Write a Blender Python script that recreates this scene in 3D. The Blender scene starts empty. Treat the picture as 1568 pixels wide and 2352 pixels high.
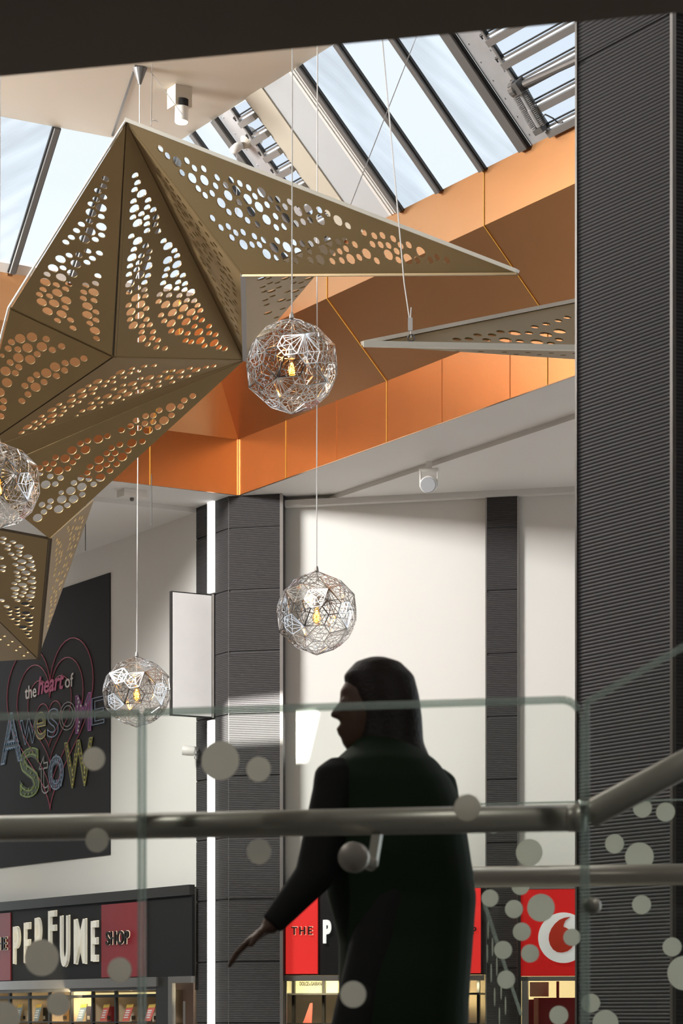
import bpy, bmesh, math, random
import numpy as np
from mathutils import Vector, Matrix
from mathutils.geometry import delaunay_2d_cdt

# ------------------------------------------------------------------ camera, world, sun, exposure
S = bpy.context.scene
COL = S.collection
F, CX, HY = 6000.0, 784.0, 2335.0          # focal length, principal column and horizon row, in pixels of 1568x2352

cam_d = bpy.data.cameras.new('camera')
cam = bpy.data.objects.new('camera', cam_d)
COL.objects.link(cam)
cam.location = (0, 0, 0)
cam.rotation_euler = (math.pi / 2, 0, 0)
cam_d.sensor_fit = 'HORIZONTAL'
cam_d.sensor_width = 24.0
cam_d.lens = F * 24.0 / 1568.0
cam_d.shift_y = (HY - 1176.0) / 1568.0
cam_d.clip_start = 0.05
cam_d.clip_end = 300
cam_d.dof.use_dof = True
cam_d.dof.focus_distance = 19.0
cam_d.dof.aperture_fstop = 9.0
S.camera = cam

S.view_settings.view_transform = 'Standard'
S.view_settings.look = 'None'
S.view_settings.gamma = 1.0
S.view_settings.use_curve_mapping = False
S.view_settings.exposure = 0.0

W = bpy.data.worlds.new('sky')
S.world = W
W.use_nodes = True
wn, wl = W.node_tree.nodes, W.node_tree.links
wn.clear()
w_out = wn.new('ShaderNodeOutputWorld')
w_bg = wn.new('ShaderNodeBackground')
w_tc = wn.new('ShaderNodeTexCoord')
w_no = wn.new('ShaderNodeTexNoise')
w_no.inputs['Scale'].default_value = 2.2
w_no.inputs['Detail'].default_value = 5
w_rp = wn.new('ShaderNodeValToRGB')
w_rp.color_ramp.elements[0].position = 0.38
w_rp.color_ramp.elements[0].color = (0.80, 0.90, 1.0, 1)
w_rp.color_ramp.elements[1].position = 0.62
w_rp.color_ramp.elements[1].color = (0.97, 0.985, 1.0, 1)
wl.new(w_tc.outputs['Generated'], w_no.inputs['Vector'])
wl.new(w_no.outputs['Fac'], w_rp.inputs['Fac'])
wl.new(w_rp.outputs['Color'], w_bg.inputs['Color'])
w_bg.inputs['Strength'].default_value = 1.6
wl.new(w_bg.outputs['Background'], w_out.inputs['Surface'])

def add_light(name, kind, loc, target, energy, color, **kw):
    d = bpy.data.lights.new(name, kind)
    o = bpy.data.objects.new(name, d)
    COL.objects.link(o)
    o.location = loc
    o.rotation_euler = (Vector(target) - Vector(loc)).to_track_quat('-Z', 'Y').to_euler()
    d.energy = energy
    d.color = color
    for k, val in kw.items():
        setattr(d, k, val)
    return o

SUN_FROM = Vector((-3.60, -6.20, 4.72))          # towards the sun, through a slot added to the unseen near roof on to the ribbed column
add_light('sun', 'SUN', SUN_FROM * 6, (0, 0, 0), 38.0, (1.0, 0.96, 0.90), angle=math.radians(.6))
# added area lamp in place of daylight, unseen below the roof at near left
add_light('added_wall_fill', 'AREA', (-6.6, 19.6, 7.3), (1.2, 24.5, 1.8), 2300, (1.0, .985, .96), shape='RECTANGLE', size=3.4, size_y=2.2)
# second added area lamp, a softer daylight fill under the closed roof
add_light('added_void_fill', 'AREA', (-1.6, 13.9, 7.35), (-.6, 17.0, 0), 240, (1.0, .97, .93), shape='RECTANGLE', size=3.0, size_y=11.0)

# ------------------------------------------------------------------ plan geometry
U = Vector((.5135, -.858, 0)).normalized()      # along the long orange fascia, towards the right and nearer
V = Vector((.858, .5135, 0)).normalized()       # away from the void, across the long fascia
P = Vector((.9694, -.2456, 0)).normalized()     # along the white wall and the landing
PN = Vector((-P.y, P.x, 0))                     # away from the camera, across the white wall
Z = Vector((0, 0, 1))
PC = Vector((-.983, 24.9, 0))                   # corner of the void
ZC, ZF, ZB, ZT, ZR = 4.97, 5.50, 6.13, 6.57, 7.57   # ceiling, fascia top, band bottom, band top, ridge ceiling
FLOOR, GROUND = -.58, -4.2

def ray(px, py):
    return Vector(((px - CX) / F, 1.0, (HY - py) / F))
def at(px, py, d):
    return ray(px, py) * d
class Plane:
    def __init__(s, p, n):
        s.p, s.n = Vector(p), Vector(n).normalized()
    def hit(s, px, py):
        d = ray(px, py)
        return d * (s.p.dot(s.n) / d.dot(s.n))
    def off(s, k):                               # the same plane moved k along its normal (towards the camera when k > 0)
        return Plane(s.p + s.n * k, s.n)
def vplane(p, d):                                # vertical plane through p along d, normal turned to the camera
    n = Vector((d.y, -d.x, 0)).normalized()
    if n.dot(-Vector(p)) < 0:
        n = -n
    return Plane(p, n)
def vd(t, o, z):                                 # void coordinates: t along the long side, o outwards, z
    return PC + U * t + V * o + Z * z

# ------------------------------------------------------------------ mesh helpers
class MB:
    def __init__(s):
        s.v, s.f = [], []
    def add(s, vs, fs):
        b = len(s.v)
        s.v += [tuple(x) for x in vs]
        s.f += [tuple(i + b for i in f) for f in fs]
        return s
    def poly(s, *pts):
        return s.add(pts, [tuple(range(len(pts)))])
    def hexa(s, b, t):                           # bottom and top loops of four
        return s.add(list(b) + list(t), [(3, 2, 1, 0), (4, 5, 6, 7), (0, 1, 5, 4), (1, 2, 6, 5), (2, 3, 7, 6), (3, 0, 4, 7)])
    def slab(s, pts, vec):                       # a flat polygon given thickness along vec
        n = len(pts)
        vec = Vector(vec)
        q = [Vector(p) + vec for p in pts]
        return s.add(list(pts) + q, [tuple(range(n)), tuple(range(2 * n - 1, n - 1, -1))] + [(i, i + n, (i + 1) % n + n, (i + 1) % n) for i in range(n)])
    def box(s, c, a, b, c3):                     # centre and three half vectors
        c, a, b, c3 = Vector(c), Vector(a), Vector(b), Vector(c3)
        return s.hexa([c - a - b - c3, c + a - b - c3, c + a + b - c3, c - a + b - c3], [c - a - b + c3, c + a - b + c3, c + a + b + c3, c - a + b + c3])
    def bar(s, p, q, w, h, up=Z):                # rectangular bar from p to q
        p, q = Vector(p), Vector(q)
        d = (q - p).normalized()
        up = Vector(up)
        sd = d.cross(up)
        if sd.length < 1e-5:
            sd = d.cross(Vector((1, 0, 0)))
        sd.normalize()
        uu = sd.cross(d)
        a, b = sd * w / 2, uu * h / 2
        return s.hexa([p - a - b, p + a - b, p + a + b, p - a + b], [q - a - b, q + a - b, q + a + b, q - a + b])
    def tube(s, p, q, r, n=8, r2=None):
        p, q = Vector(p), Vector(q)
        r2 = r if r2 is None else r2
        d = (q - p).normalized()
        a = d.orthogonal().normalized()
        b = d.cross(a)
        vs = []
        for c, rr in ((p, r), (q, r2)):
            vs += [c + (a * math.cos(2 * math.pi * i / n) + b * math.sin(2 * math.pi * i / n)) * rr for i in range(n)]
        return s.add(vs, [(i, (i + 1) % n, (i + 1) % n + n, i + n) for i in range(n)] + [tuple(range(n - 1, -1, -1)), tuple(range(n, 2 * n))])
    def path(s, pts, r, n=6, closed=False):      # tube through points
        pts = [Vector(p) for p in pts]
        m = len(pts)
        rings, a = [], None
        for i, p in enumerate(pts):
            d = (pts[(i + 1) % m] - pts[i - 1]) if closed else (pts[min(i + 1, m - 1)] - pts[max(i - 1, 0)])
            d.normalize()
            if a is None:
                a = d.orthogonal().normalized()
            a = (a - d * a.dot(d)).normalized()
            b = d.cross(a)
            rings += [p + (a * math.cos(2 * math.pi * k / n) + b * math.sin(2 * math.pi * k / n)) * r for k in range(n)]
        fs = []
        for i in range(m if closed else m - 1):
            j = (i + 1) % m
            fs += [(i * n + k, i * n + (k + 1) % n, j * n + (k + 1) % n, j * n + k) for k in range(n)]
        if not closed:
            fs += [tuple(range(n - 1, -1, -1)), tuple(range((m - 1) * n, m * n))]
        return s.add(rings, fs)
    def lathe(s, c, prof, n=24, axis=Z):         # profile of (radius, height) along the axis
        c, axis = Vector(c), Vector(axis).normalized()
        a = axis.orthogonal().normalized()
        b = axis.cross(a)
        vs = []
        for r, h in prof:
            vs += [c + axis * h + (a * math.cos(2 * math.pi * i / n) + b * math.sin(2 * math.pi * i / n)) * max(r, 1e-4) for i in range(n)]
        m = len(prof)
        fs = [(i * n + k, i * n + (k + 1) % n, (i + 1) * n + (k + 1) % n, (i + 1) * n + k) for i in range(m - 1) for k in range(n)]
        fs += [tuple(range(n - 1, -1, -1)), tuple(range((m - 1) * n, m * n))]
        return s.add(vs, fs)
    def build(s, name, mat, parent=None, smooth=False):
        me = bpy.data.meshes.new(name)
        me.from_pydata(s.v, [], s.f)
        me.update()
        bm = bmesh.new()
        bm.from_mesh(me)
        bmesh.ops.recalc_face_normals(bm, faces=bm.faces)
        bm.to_mesh(me)
        bm.free()
        o = bpy.data.objects.new(name, me)
        if mat:
            me.materials.append(mat)
        if smooth:
            me.polygons.foreach_set('use_smooth', [True] * len(me.polygons))
        COL.objects.link(o)
        if parent:
            o.parent = parent
            o.matrix_parent_inverse = Matrix.Translation(-parent_loc(parent))
        return o

def parent_loc(p):
    return Vector(p.location) if p.type == 'EMPTY' else Vector((0, 0, 0))   # meshes are built in world coordinates
def empty(name, loc=(0, 0, 0)):
    o = bpy.data.objects.new(name, None)
    o.empty_display_size = 0.1
    COL.objects.link(o)
    o.location = loc
    return o
def tag(o, label, cat=None, group=None):
    o['label'] = label
    if cat:
        o['category'] = cat
    if group:
        o['group'] = group
    return o
def thing(name, label, cat, loc=(0, 0, 0), group=None):
    return tag(empty(name, loc), label, cat, group)
def struct(o, label=None):
    o['kind'] = 'structure'
    if label:
        o['label'] = label
    return o
def copy_tree(o, loc, parent=None):
    c = o.copy()
    COL.objects.link(c)
    c.parent = parent
    if parent is None:
        c.location = loc
    for ch in list(o.children):
        copy_tree(ch, None, c)
    return c

# ------------------------------------------------------------------ materials
def mat(name, col, rough=.5, metal=0., spec=.5, var=.06, scale=6., bump=0., bscale=60., emis=None, estr=0., stretch=None):
    m = bpy.data.materials.new(name)
    m.use_nodes = True
    nt = m.node_tree
    b = nt.nodes['Principled BSDF']
    b.inputs['Roughness'].default_value = rough
    b.inputs['Metallic'].default_value = metal
    b.inputs['Specular IOR Level'].default_value = spec
    tc = nt.nodes.new('ShaderNodeTexCoord')
    no = nt.nodes.new('ShaderNodeTexNoise')
    no.inputs['Scale'].default_value = scale
    no.inputs['Detail'].default_value = 4
    if stretch:
        mp = nt.nodes.new('ShaderNodeMapping')
        mp.inputs['Scale'].default_value = stretch
        nt.links.new(tc.outputs['Object'], mp.inputs['Vector'])
        nt.links.new(mp.outputs['Vector'], no.inputs['Vector'])
    else:
        nt.links.new(tc.outputs['Object'], no.inputs['Vector'])
    mx = nt.nodes.new('ShaderNodeMix')
    mx.data_type = 'RGBA'
    mx.inputs['A'].default_value = tuple(max(0, c * (1 - var)) for c in col) + (1,)
    mx.inputs['B'].default_value = tuple(min(1, c * (1 + var)) for c in col) + (1,)
    nt.links.new(no.outputs['Fac'], mx.inputs['Factor'])
    nt.links.new(mx.outputs['Result'], b.inputs['Base Color'])
    if bump:
        n2 = nt.nodes.new('ShaderNodeTexNoise')
        n2.inputs['Scale'].default_value = bscale
        nt.links.new(tc.outputs['Object'], n2.inputs['Vector'])
        bp = nt.nodes.new('ShaderNodeBump')
        bp.inputs['Strength'].default_value = bump
        bp.inputs['Distance'].default_value = .01
        nt.links.new(n2.outputs['Fac'], bp.inputs['Height'])
        nt.links.new(bp.outputs['Normal'], b.inputs['Normal'])
    if emis:
        b.inputs['Emission Color'].default_value = tuple(emis) + (1,)
        b.inputs['Emission Strength'].default_value = estr
    return m

def glass_mat(name, tint, gloss, rough=0., haze=None, haze_fac=0., streak=None):
    m = bpy.data.materials.new(name)
    m.use_nodes = True
    nt = m.node_tree
    nt.nodes.clear()
    out = nt.nodes.new('ShaderNodeOutputMaterial')
    tr = nt.nodes.new('ShaderNodeBsdfTransparent')
    tr.inputs['Color'].default_value = tuple(tint) + (1,)
    cur = tr.outputs[0]
    if haze:
        df = nt.nodes.new('ShaderNodeBsdfTranslucent')
        df.inputs['Color'].default_value = tuple(haze) + (1,)
        mx = nt.nodes.new('ShaderNodeMixShader')
        mx.inputs[0].default_value = haze_fac
        nt.links.new(cur, mx.inputs[1])
        nt.links.new(df.outputs[0], mx.inputs[2])
        cur = mx.outputs[0]
    if streak:                                   # dusty streaks running down the pane
        tc = nt.nodes.new('ShaderNodeTexCoord')
        mp = nt.nodes.new('ShaderNodeMapping')
        mp.inputs['Rotation'].default_value = streak[0]
        mp.inputs['Scale'].default_value = streak[1]
        no = nt.nodes.new('ShaderNodeTexNoise')
        no.inputs['Scale'].default_value = 1.0
        no.inputs['Detail'].default_value = 5
        rp = nt.nodes.new('ShaderNodeValToRGB')
        rp.color_ramp.elements[0].position = .35
        rp.color_ramp.elements[0].color = tuple(c * .90 for c in tint) + (1,)
        rp.color_ramp.elements[1].position = .62
        rp.color_ramp.elements[1].color = tuple(min(1, c * 1.04) for c in tint) + (1,)
        nt.links.new(tc.outputs['Object'], mp.inputs['Vector'])
        nt.links.new(mp.outputs['Vector'], no.inputs['Vector'])
        nt.links.new(no.outputs['Fac'], rp.inputs['Fac'])
        nt.links.new(rp.outputs['Color'], tr.inputs['Color'])
    gl = nt.nodes.new('ShaderNodeBsdfGlossy')
    gl.inputs['Roughness'].default_value = rough
    gl.inputs['Color'].default_value = (1, 1, 1, 1)
    mx = nt.nodes.new('ShaderNodeMixShader')
    mx.inputs[0].default_value = gloss
    nt.links.new(cur, mx.inputs[1])
    nt.links.new(gl.outputs[0], mx.inputs[2])
    nt.links.new(mx.outputs[0], out.inputs['Surface'])
    return m

M = {}
M['wall'] = mat('white_wall_paint', (.80, .785, .75), .6, var=.02, scale=1.5, bump=.05)
M['ceil'] = mat('ceiling_paint', (.76, .745, .72), .7, var=.02, scale=1.2)
M['ridge'] = mat('cream_ceiling_paint', (.59, .535, .45), .6, var=.03, scale=1.)
M['hallwall'] = mat('dark_hall_wall', (.13, .105, .085), .6, var=.1, scale=.5)
M['greypanel'] = mat('pale_grey_reveal', (.40, .415, .43), .6, var=.03)
M['beam'] = mat('cream_paint_darkened', (.44, .40, .33), .6, var=.03)  # ceiling cream, darkened in the colour to offset strong light on the beam
M['curb'] = mat('white_curb', (.58, .57, .55), .6, var=.06, scale=20)
M['copper'] = mat('copper_veneer_panel', (.76, .385, .175), .27, metal=.97, spec=.5, var=.05, scale=1.0, stretch=(3, 3, .7))
M['goldline'] = mat('brass_joint', (.52, .28, .04), .5, metal=0., spec=.3)
M['gold'] = mat('bronze_gold_paint', (.28, .20, .095), .42, metal=.5, spec=.4, var=.04, scale=2.)
M['goldedge'] = mat('gold_edge_painted_lit', (.93, .90, .80), .4, metal=.0, var=.03)  # sky light on the star flanges painted in as a pale base colour
M['seam'] = mat('dark_bronze_seam', (.05, .034, .015), .5)
M['rib'] = mat('dark_ribbed_cladding', (.052, .049, .050), .6, metal=0., spec=.3, var=.05, scale=3)
M['riblit'] = mat('dark_ribbed_cladding_lit', (.092, .087, .093), .6, metal=0., spec=.3, var=.05, scale=3)  # same cladding as the column, pillar's brighter light put into the base colour
M['louvreframe'] = mat('grey_louvre_frame', (.27, .26, .25), .4, metal=.4)
M['ribbase'] = mat('dark_cladding_joint', (.02, .019, .02), .6)
M['anod'] = mat('anodised_aluminium', (.42, .40, .38), .35, metal=.85)
M['alu'] = mat('brushed_aluminium', (.56, .57, .59), .35, metal=.45, var=.1, scale=9)
M['bar'] = mat('grey_glazing_bar', (.15, .145, .14), .45, metal=.3)
M['black'] = mat('black_gasket', (.02, .02, .02), .5)
M['steel'] = mat('satin_stainless', (.66, .62, .56), .36, metal=.35, var=.05, scale=20)
M['chrome'] = mat('polished_chrome', (.86, .86, .87), .10, metal=1., var=.02)
M['wire'] = mat('steel_wire', (.55, .54, .53), .35, metal=.7)
M['whitecable'] = mat('white_flex', (.86, .85, .83), .5)
M['soffit'] = mat('dark_brown_soffit', (.19, .135, .085), .7, var=.04, scale=.8)
M['floor'] = mat('pale_stone_floor', (.48, .445, .40), .4, var=.08, scale=2.)
M['landing'] = mat('dark_landing_floor', (.12, .115, .11), .5, var=.1, scale=5.)
M['pane'] = glass_mat('polycarbonate_pane', (.765, .785, .80), .03, rough=.2, haze=(.9, .95, 1.), haze_fac=.03, streak=((0, 0, math.radians(31)), (1.0, 9.0, 1.0)))
M['clearpane'] = glass_mat('clear_roof_pane', (.80, .81, .82), .02, rough=.1, haze=(.9, .95, 1.), haze_fac=.02)
M['louvreglass'] = glass_mat('louvre_pane', (.745, .77, .80), .03, rough=.2, haze=(.9, .95, 1.), haze_fac=.02)
M['glass'] = glass_mat('balustrade_glass', (.955, .972, .96), .014)
M['glassedge'] = glass_mat('glass_edge', (.68, .73, .70), .05, rough=.2, haze=(.7, .76, .72), haze_fac=.25)
def vinyl(name, col):                            # frosted film: light shines through it from behind
    m = bpy.data.materials.new(name)
    m.use_nodes = True
    nt = m.node_tree
    nt.nodes.clear()
    out = nt.nodes.new('ShaderNodeOutputMaterial')
    a = nt.nodes.new('ShaderNodeBsdfDiffuse'); b = nt.nodes.new('ShaderNodeBsdfTranslucent')
    x = nt.nodes.new('ShaderNodeMixShader')
    x.inputs[0].default_value = .8
    for q in (a, b):
        q.inputs['Color'].default_value = tuple(col) + (1,)
    nt.links.new(a.outputs[0], x.inputs[1]); nt.links.new(b.outputs[0], x.inputs[2])
    nt.links.new(x.outputs[0], out.inputs['Surface'])
    return m
M['frost'] = vinyl('frosted_vinyl', (.86, .84, .78))
M['frostfar'] = vinyl('frosted_vinyl_shade', (.84, .85, .79))
M['bulbglass'] = glass_mat('amber_bulb_glass', (1.0, .80, .50), .06)
M['glow'] = mat('warm_filament', (1, .5, .1), .5, emis=(1.0, .50, .13), estr=14)
M['bulbglow'] = mat('warm_bulb_core', (1, .6, .2), .5, emis=(1.0, .48, .10), estr=2.2)
M['poster'] = mat('charcoal_poster', (.018, .017, .019), .7, spec=.2, var=.12, scale=3)
M['lightstrip'] = mat('lit_tube_diffuser', (.9, .9, .9), .5, emis=(1., .99, .97), estr=1.6)
M['lightbox'] = mat('white_lightbox_face', (.6, .59, .58), .5, emis=(1., .96, .94), estr=.30)
M['blackfascia'] = mat('black_shop_fascia', (.014, .014, .015), .6, spec=.2)
M['red'] = mat('red_sign_face', (.55, .015, .02), .4, emis=(1., .04, .03), estr=.55)
M['reddim'] = mat('red_sign_panel', (.24, .022, .03), .35)
M['letter'] = mat('lit_cream_letter', (.85, .82, .74), .4, emis=(1., .93, .78), estr=.12)
M['letterwhite'] = mat('lit_white_letter', (.9, .9, .88), .4, emis=(1., 1., .97), estr=.6)
M['halo'] = mat('letter_halo', (.9, .8, .6), .4, emis=(1., .85, .6), estr=.9)
M['darkletter'] = mat('black_letter', (.02, .02, .02), .3)
M['voda'] = mat('red_shop_sign', (.60, .012, .012), .35, emis=(1., .02, .02), estr=.18)
M['white'] = mat('white_gloss', (.86, .86, .86), .3, emis=(1., 1., 1.), estr=.2)
M['mark'] = mat('red_mark', (.62, .05, .025), .3)
M['shopwall'] = mat('beige_shop_interior', (.58, .45, .30), .7)
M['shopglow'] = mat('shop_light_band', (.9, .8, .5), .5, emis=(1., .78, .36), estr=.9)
M['cream'] = mat('cream_brand_sign', (.80, .72, .42), .5, emis=(1., .86, .45), estr=.35)
M['shopblack'] = mat('black_shop_frame', (.02, .019, .018), .45)
M['blue'] = mat('blue_price_card', (.06, .26, .48), .5)
M['bluegrey'] = mat('grey_blue_price_card', (.25, .33, .40), .5)
M['coral'] = mat('coral_price_card', (.70, .16, .13), .5)
M['yellow'] = mat('yellow_card_top', (.80, .55, .12), .5)
M['carton'] = mat('cream_carton', (.62, .54, .44), .5)
M['navy'] = mat('navy_carton', (.03, .04, .09), .4)
M['brown'] = mat('brown_carton', (.22, .12, .04), .4)
M['redbox'] = mat('red_carton', (.38, .03, .05), .4)
M['paper'] = mat('white_print', (.85, .85, .85), .5)
M['pink'] = mat('pale_pink_poster', (.62, .45, .40), .5)
M['darkred'] = mat('dark_red_poster', (.22, .02, .02), .5)
M['spotwhite'] = mat('white_spot_body', (.78, .76, .72), .4)
M['spotlens'] = mat('lit_spot_lens', (1, .95, .8), .4, emis=(1., .95, .82), estr=2.5)
M['greydisc'] = mat('grey_spot_face', (.42, .43, .45), .4)
M['heatsink'] = mat('black_heat_sink', (.03, .028, .028), .45)
M['skin'] = mat('skin', (.12, .06, .04), .55)
M['hair'] = mat('dark_brown_hair', (.018, .011, .010), .6, bump=.3, bscale=90)
M['coat'] = mat('dark_green_coat', (.004, .020, .004), .8, var=.25, scale=3)
M['sleeve'] = mat('black_coat_front', (.007, .007, .008), .8)
M['trousers'] = mat('black_trousers', (.012, .012, .014), .8)
M['shoe'] = mat('black_shoe', (.012, .011, .011), .5)

# ------------------------------------------------------------------ structure
def ribbed(mb, p0, p1, z0, z1, n, period, amp, joints=(), jw=.010, jd=.010):
    """horizontal ribs between two plan points, with recessed joints"""
    p0, p1, n = Vector(p0), Vector(p1), Vector(n).normalized()
    zs, k = [], 0
    prof = [(0, 0), (.25, .75), (.5, 1), (.75, .75)]
    z = z0
    while z < z1:
        for fr, a in prof:
            zs.append((z + fr * period, a * amp))
        z += period
    out = []
    for zz, a in zs:
        if zz > z1:
            break
        for j in joints:
            if abs(zz - j) < jw / 2 + period * .13:
                a = -jd
        out.append((zz, a))
    vs, fs = [], []
    for zz, a in out:
        o = n * a
        vs += [(p0.x + o.x, p0.y + o.y, zz), (p1.x + o.x, p1.y + o.y, zz)]
    for i in range(len(out) - 1):
        fs.append((2 * i, 2 * i + 1, 2 * i + 3, 2 * i + 2))
    mb.add(vs, fs)

def prism(mb, pts, z0, z1):
    mb.hexa([(p[0], p[1], z0) for p in pts], [(p[0], p[1], z1) for p in pts])

T1, A1 = 17.0, 10.0          # how far the two sides of the void run

# floors
g = MB(); g.slab([(-16, -4, GROUND), (16, -4, GROUND), (16, 36, GROUND), (-16, 36, GROUND)], (0, 0, -.2))
struct(g.build('floor', M['floor']), 'pale stone floor of the lower mall')
LE = at(670, 1625, 5.8)                        # a point of the near glass top edge
LQ = Vector((LE.x, LE.y, 0))
def lp(a, b, z):                               # landing coordinates: a along P, b away from the camera
    q = LQ + P * a + PN * b
    return Vector((q.x, q.y, z))
BF = 2.55                                      # far balustrade lies this much beyond the near one
g = MB(); g.slab([lp(-6, -9, FLOOR), lp(7, -9, FLOOR), lp(7, BF + .1, FLOOR), lp(-6, BF + .1, FLOOR)], (0, 0, -.35))
struct(g.build('floor', M['landing']), 'dark upper landing floor')

# dark soffit just above the camera
SE = at(665, 113, 5.6)
def sp(a, b, z):
    q = SE + P * a + PN * b
    return Vector((q.x, q.y, z))
g = MB(); g.slab([sp(-7, -9, SE.z), sp(8, -9, SE.z), sp(8, 0, SE.z), sp(-7, 0, SE.z)], (0, 0, .4))
struct(g.build('ceiling', M['soffit']), 'dark brown soffit edge across the top')

# lower ceiling round the void, with its small step
ST = .76
def lring(i, o, z, h, name, label, m):
    mb = MB()
    mb.slab([vd(-i, i, z), vd(T1, i, z), vd(T1, o, z), vd(-o, o, z)], (0, 0, h))
    mb.slab([vd(-i, i, z), vd(-o, o, z), vd(-o, -A1, z), vd(-i, -A1, z)], (0, 0, h))
    return struct(mb.build(name, m), label)
lring(.025, ST, ZC, .12, 'ceiling', 'white ceiling strip below the orange fascia', M['ceil'])
lring(ST, 5.6, ZC - .045, .165, 'ceiling', 'white ceiling stepped towards the walls', M['ceil'])

# copper coloured fascia, sloped soffit and upper band: one run along each side of the void
def joint(mb, a, b, w=.012, d=.006):
    mb.bar(a, b, w, d)
def coffer(side, name, label):
    r = struct(empty(name, vd(0, 0, ZC)), label)
    if side == 'long':
        f = lambda t, o, z: vd(t, o, z)
        c1, c2, e = (0, 0), (.6, -.6), T1
        lo = [f(0, 0, ZC), f(e, 0, ZC), f(e, 0, ZF), f(0, 0, ZF)]
        sl = [f(0, 0, ZF), f(e, 0, ZF), f(e, -.6, ZB), f(.6, -.6, ZB)]
        up = [f(.6, -.6, ZB), f(e, -.6, ZB), f(e, -.6, ZT), f(.6, -.6, ZT)]
        back = V * .02
        js = [(.92, False), (2.68, True), (5.07, True), (7.46, True), (9.85, True), (12.2, True)]
        minor = [1.83, 3.55, 4.55, 6.3]
        line = lambda t, k: {0: (f(t, -.003, ZC), f(t, -.003, ZF)), 1: (f(t, -.003, ZF - .002), f(t, -.603, ZB - .002)), 2: (f(t, -.603, ZB), f(t, -.603, ZT))}[k]
    else:
        f = lambda a, i, z: vd(i, -a, z)
        e = A1
        lo = [f(0, 0, ZC), f(e, 0, ZC), f(e, 0, ZF), f(0, 0, ZF)]
        sl = [f(0, 0, ZF), f(e, 0, ZF), f(e, .6, ZB), f(.6, .6, ZB)]
        up = [f(.6, .6, ZB), f(e, .6, ZB), f(e, .6, ZT), f(.6, .6, ZT)]
        back = -U * .02
        js = [(.94, True), (3.33, True), (5.7, True), (8.1, True)]
        minor = []
        line = lambda t, k: {0: (f(t, .003, ZC), f(t, .003, ZF)), 1: (f(t, .003, ZF - .002), f(t, .603, ZB - .002)), 2: (f(t, .603, ZB), f(t, .603, ZT))}[k]
    MB().slab(lo, back).build('fascia_panel', M['copper'], r)
    MB().slab(sl, back + Z * .02).build('sloped_panel', M['copper'], r)
    MB().slab(up, back).build('band_panel', M['copper'], r)
    for t, full in js:
        for k in range(3 if full else 1):
            a, b = line(t, k)
            MB().bar(a, b, .008, .006, up=back).build('joint_strip', M['goldline'], r)
    for t in minor:
        a, b = line(t, 0)
        MB().bar(a, b, .004, .005, up=back).build('joint_strip', M['copper'], r)
    return r
cf = coffer('long', 'trim_1', 'long copper orange fascia on the right of the void')
coffer('short', 'trim_2', 'copper orange fascia on the left of the void')
MB().bar(vd(.004, -.004, ZC), vd(.004, -.004, ZF), .012, .012).build('corner_strip', M['copper'], cf)

# ridge ceiling above the void
g = MB(); g.slab([vd(1.55, -1.55, ZR), vd(T1, -1.55, ZR), vd(T1, -5.1, ZR), vd(1.55, -5.1, ZR)], (0, 0, .15))
rc = struct(g.build('ceiling', M['ridge']), 'cream ridge ceiling between the skylights')
ja = Plane((0, 0, ZR - .004), (0, 0, -1))
a, b = ja.hit(312, 150), ja.hit(258, 312)
MB().bar(a, b, .018, .006).build('ceiling_joint', M['bar'], rc)

# roof and walls that close the hall outside the picture
OE = -17.0
g = MB()
cpl = vplane(at(525, HY, 24.95), P)
slot = []                                        # slot added to the unseen roof, shaped to throw the column's sun patch
for px, py in ((503, 1614), (700, 1592), (672, 1706), (503, 1716)):
    q = cpl.hit(px, py)
    q = q + SUN_FROM * ((ZR - q.z) / SUN_FROM.z) - PC
    slot.append((q.dot(U), q.dot(V)))
st0, st1 = min(q[0] for q in slot) - .3, max(q[0] for q in slot) + .3
so0, so1 = min(q[1] for q in slot) - .3, max(q[1] for q in slot) + .3
rc_ = [(st0, so0), (st1, so0), (st1, so1), (st0, so1)]
best = min(range(8), key=lambda k: sum(math.dist(rc_[i], (slot if k < 4 else slot[::-1])[(i + k) % 4]) for i in range(4)))
slot = [(slot if best < 4 else slot[::-1])[(i + best) % 4] for i in range(4)]
for i in range(4):
    j = (i + 1) % 4
    g.slab([vd(*rc_[i], ZR), vd(*rc_[j], ZR), vd(*slot[j], ZR), vd(*slot[i], ZR)], (0, 0, .02))
for a, b, c, d in ((1.55, st0, so0, so1), (st1, T1, so0, so1), (1.55, T1, so1, -5.1), (1.55, T1, -10.0, so0), (.6, 1.55, -10., -6.)):
    assert d > c and b > a, (slot, st0, st1, so0, so1)
    g.slab([vd(a, d, ZR), vd(b, d, ZR), vd(b, c, ZR), vd(a, c, ZR)], (0, 0, .15))
struct(g.build('ceiling', M['ridge']), 'cream roof on the near side of the void')
g = MB()
g.slab([vd(T1, 6, ZR), vd(27, 6, ZR), vd(27, OE, ZR), vd(T1, OE, ZR)], (0, 0, .15))
g.slab([vd(-9, -10, ZR), vd(T1, -10, ZR), vd(T1, OE, ZR), vd(-9, OE, ZR)], (0, 0, .15))
struct(g.build('ceiling', M['ceil']), 'white roof above and behind the camera')
for nm, a, b in (('wall_front', (27, 6), (27, OE)), ('wall_right', (-9, OE), (27, OE)), ('wall_left', (-9, -2), (-9, OE)), ('wall_right', (15, 6), (27, 6))):
    p, q = vd(a[0], a[1], GROUND), vd(b[0], b[1], GROUND)
    g = MB(); g.slab([p, q, q + Z * 12, p + Z * 12], (q - p).cross(Z).normalized() * .2)
    struct(g.build(nm, M['hallwall']), 'dark mall wall outside the picture')

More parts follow.
